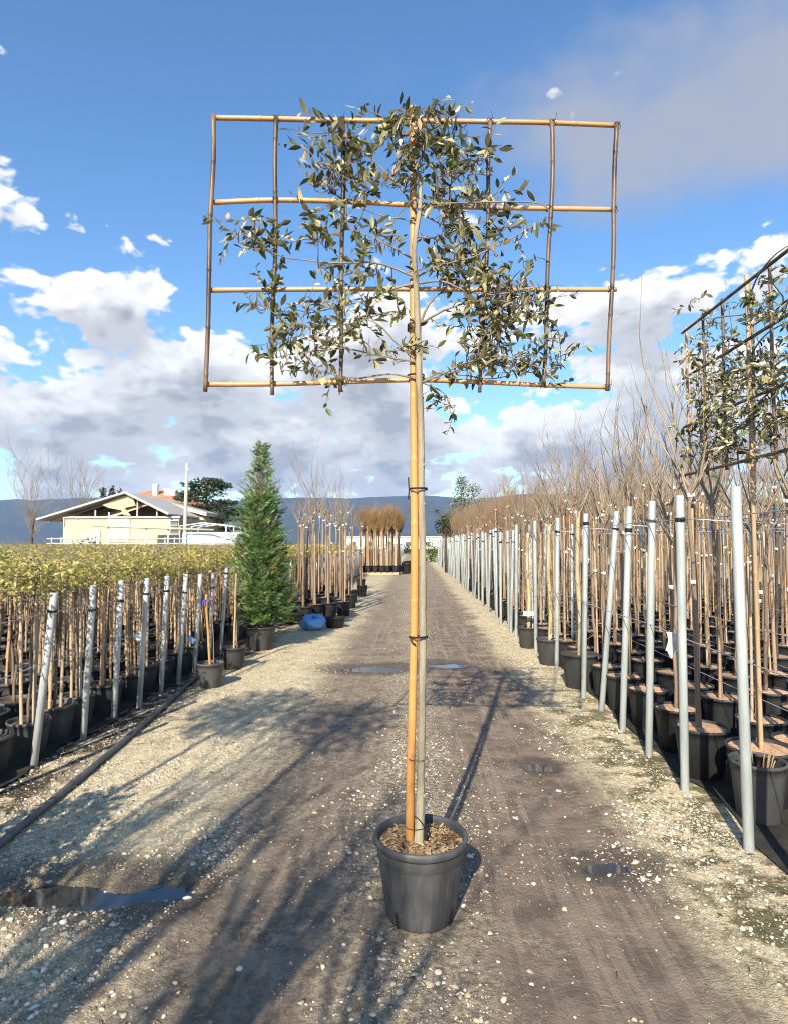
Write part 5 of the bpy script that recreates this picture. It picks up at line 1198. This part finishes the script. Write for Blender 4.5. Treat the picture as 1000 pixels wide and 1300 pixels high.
# ------------------------------------------------------------------ mountains far off and the air between
def mountains():
    rr = np.random.default_rng(3); n, k = 260, 40; xs_ = np.linspace(-9000, 7000, n); D = np.linspace(0, 1, k); X, T = np.meshgrid(xs_, D)
    crest = 590 + 90 * fbm(xs_ / 1500, xs_ * 0 + 3.3, 5, 5)
    Yv = 6200 + 3200 * T; Z = crest[None] * np.sin(np.clip(T * 1.35, 0, 1) * math.pi / 2) ** 1.1 + 70 * fbm(X / 500, Yv / 500, 8, 5) * T
    Z[0] = -2; i_ = (np.arange(k - 1)[:, None] * n + np.arange(n - 1)[None]).ravel(); f = np.stack([i_, i_ + 1, i_ + 1 + n, i_ + n], 1)
    m = mat('mountain_forest', (.018, .026, .026), (.045, .052, .045), .004, .95, .1, coords='Object')
    tag(ob('mountain', np_mesh('mountain', np.stack([X.ravel(), Yv.ravel(), Z.ravel()], 1), f, m, smooth=True)), kind='structure')
mountains()
def haze():
    mb = MB(); mb.box((-9600, -500, -3.0), (9600, 13500, 900)); m = bpy.data.materials.new('air'); m.use_nodes = True; N = m.node_tree.nodes; N.clear()
    o = N.new('ShaderNodeOutputMaterial'); v = N.new('ShaderNodeVolumePrincipled'); v.inputs['Color'].default_value = (.42, .62, .98, 1); v.inputs['Density'].default_value = 5.5e-5; v.inputs['Anisotropy'].default_value = 0.0
    m.node_tree.links.new(v.outputs[0], o.inputs['Volume']); tag(mb.build('haze', m, None, False), 'thin blue air between the lane and the mountains', 'haze', kind='stuff')
haze()

# ------------------------------------------------------------------ trees standing just outside the picture, behind and left of the photographer, whose shadows cross the lane
r = random.Random(123)
def crown_thick(seed, h, th):
    rr = random.Random(seed); mb = MB()
    for k in range(9):
        a = 6.283 * k / 9 + rr.uniform(-.4, .4); q = rr.uniform(.2, .6)
        twig_rec(mb, Vector((0, 0, rr.uniform(-.5, .02))), Vector((math.cos(a) * q, math.sin(a) * q, 1)).normalized(), h * rr.uniform(.7, 1.15), th, 2, rr, .38, 5, .5)
    return mb.mesh('crown', M_twig)
CT = [crown_thick(500 + i, .95, .017) for i in range(3)]; TRK = trunk_mesh(510, 1.0, .036, .028, M_barkb)
for k, (x, yy, ht) in enumerate(((-2.30, -1.5, 2.3), (-1.95, -.9, 2.2), (-1.6, -1.7, 2.4), (-1.28, -1.15, 2.2), (-2.5, -.5, 2.2), (-1.05, -1.8, 2.4), (-1.75, -2.3, 2.6), (-2.1, -2.0, 2.5))):
    bare_tree(x, yy, 'stout bare potted tree on the left verge behind the photographer', 'stout bare trees on the left verge', r, 'v', ht=ht, z=.004, cscale=1.1, crown=CT[k % 3], trunk=TRK)
def leafy(x, yy, h, zc, rx, rz, n, lab, seed):
    t = thing('leafy_tree', lab, 'tree', (x, yy, .004)); p = ob('pot', pot_mesh('pot', .2, .34, M_potb, 24), t); ob('soil', soil_mesh('soil', .2, .34, M_soild, .03), p); rr = random.Random(seed)
    mb = MB(); mb.tube(bez([(0, 0, .3), (.03, 0, zc * .5), (0, 0, zc), (.02, 0, h - .2)], 4), lerp_list(.035, .008, 13), 8)
    for k in range(14): a = rr.uniform(0, 6.28); z0 = zc + rr.uniform(-rz, rz * .6); mb.tube([(.01, 0, z0), (rx * .5 * math.cos(a), rx * .5 * math.sin(a), z0 + .15), (rx * .85 * math.cos(a), rx * .85 * math.sin(a), z0 + .2)], [.012, .008, .003], 5)
    mb.build('trunk', M_bark, t); fo = MB(); tufts(fo, (0, 0, zc), rx, rx, rz, n, .075, HOLM[:5], rr); tag(fo.build('crown', M_leaf, t, False), kind='stuff')
leafy(-2.38, 2.0, 1.45, .85, .36, .5, 1500, 'low bushy evergreen in a pot on the left verge', 1)
leafy(-2.75, .35, 4.4, 3.75, .60, .5, 1500, 'tall round-headed evergreen in a pot on the left verge', 2)
leafy(-1.95, -.3, 4.6, 4.0, .50, .5, 900, 'tall thin-headed evergreen in a pot on the left verge', 3)
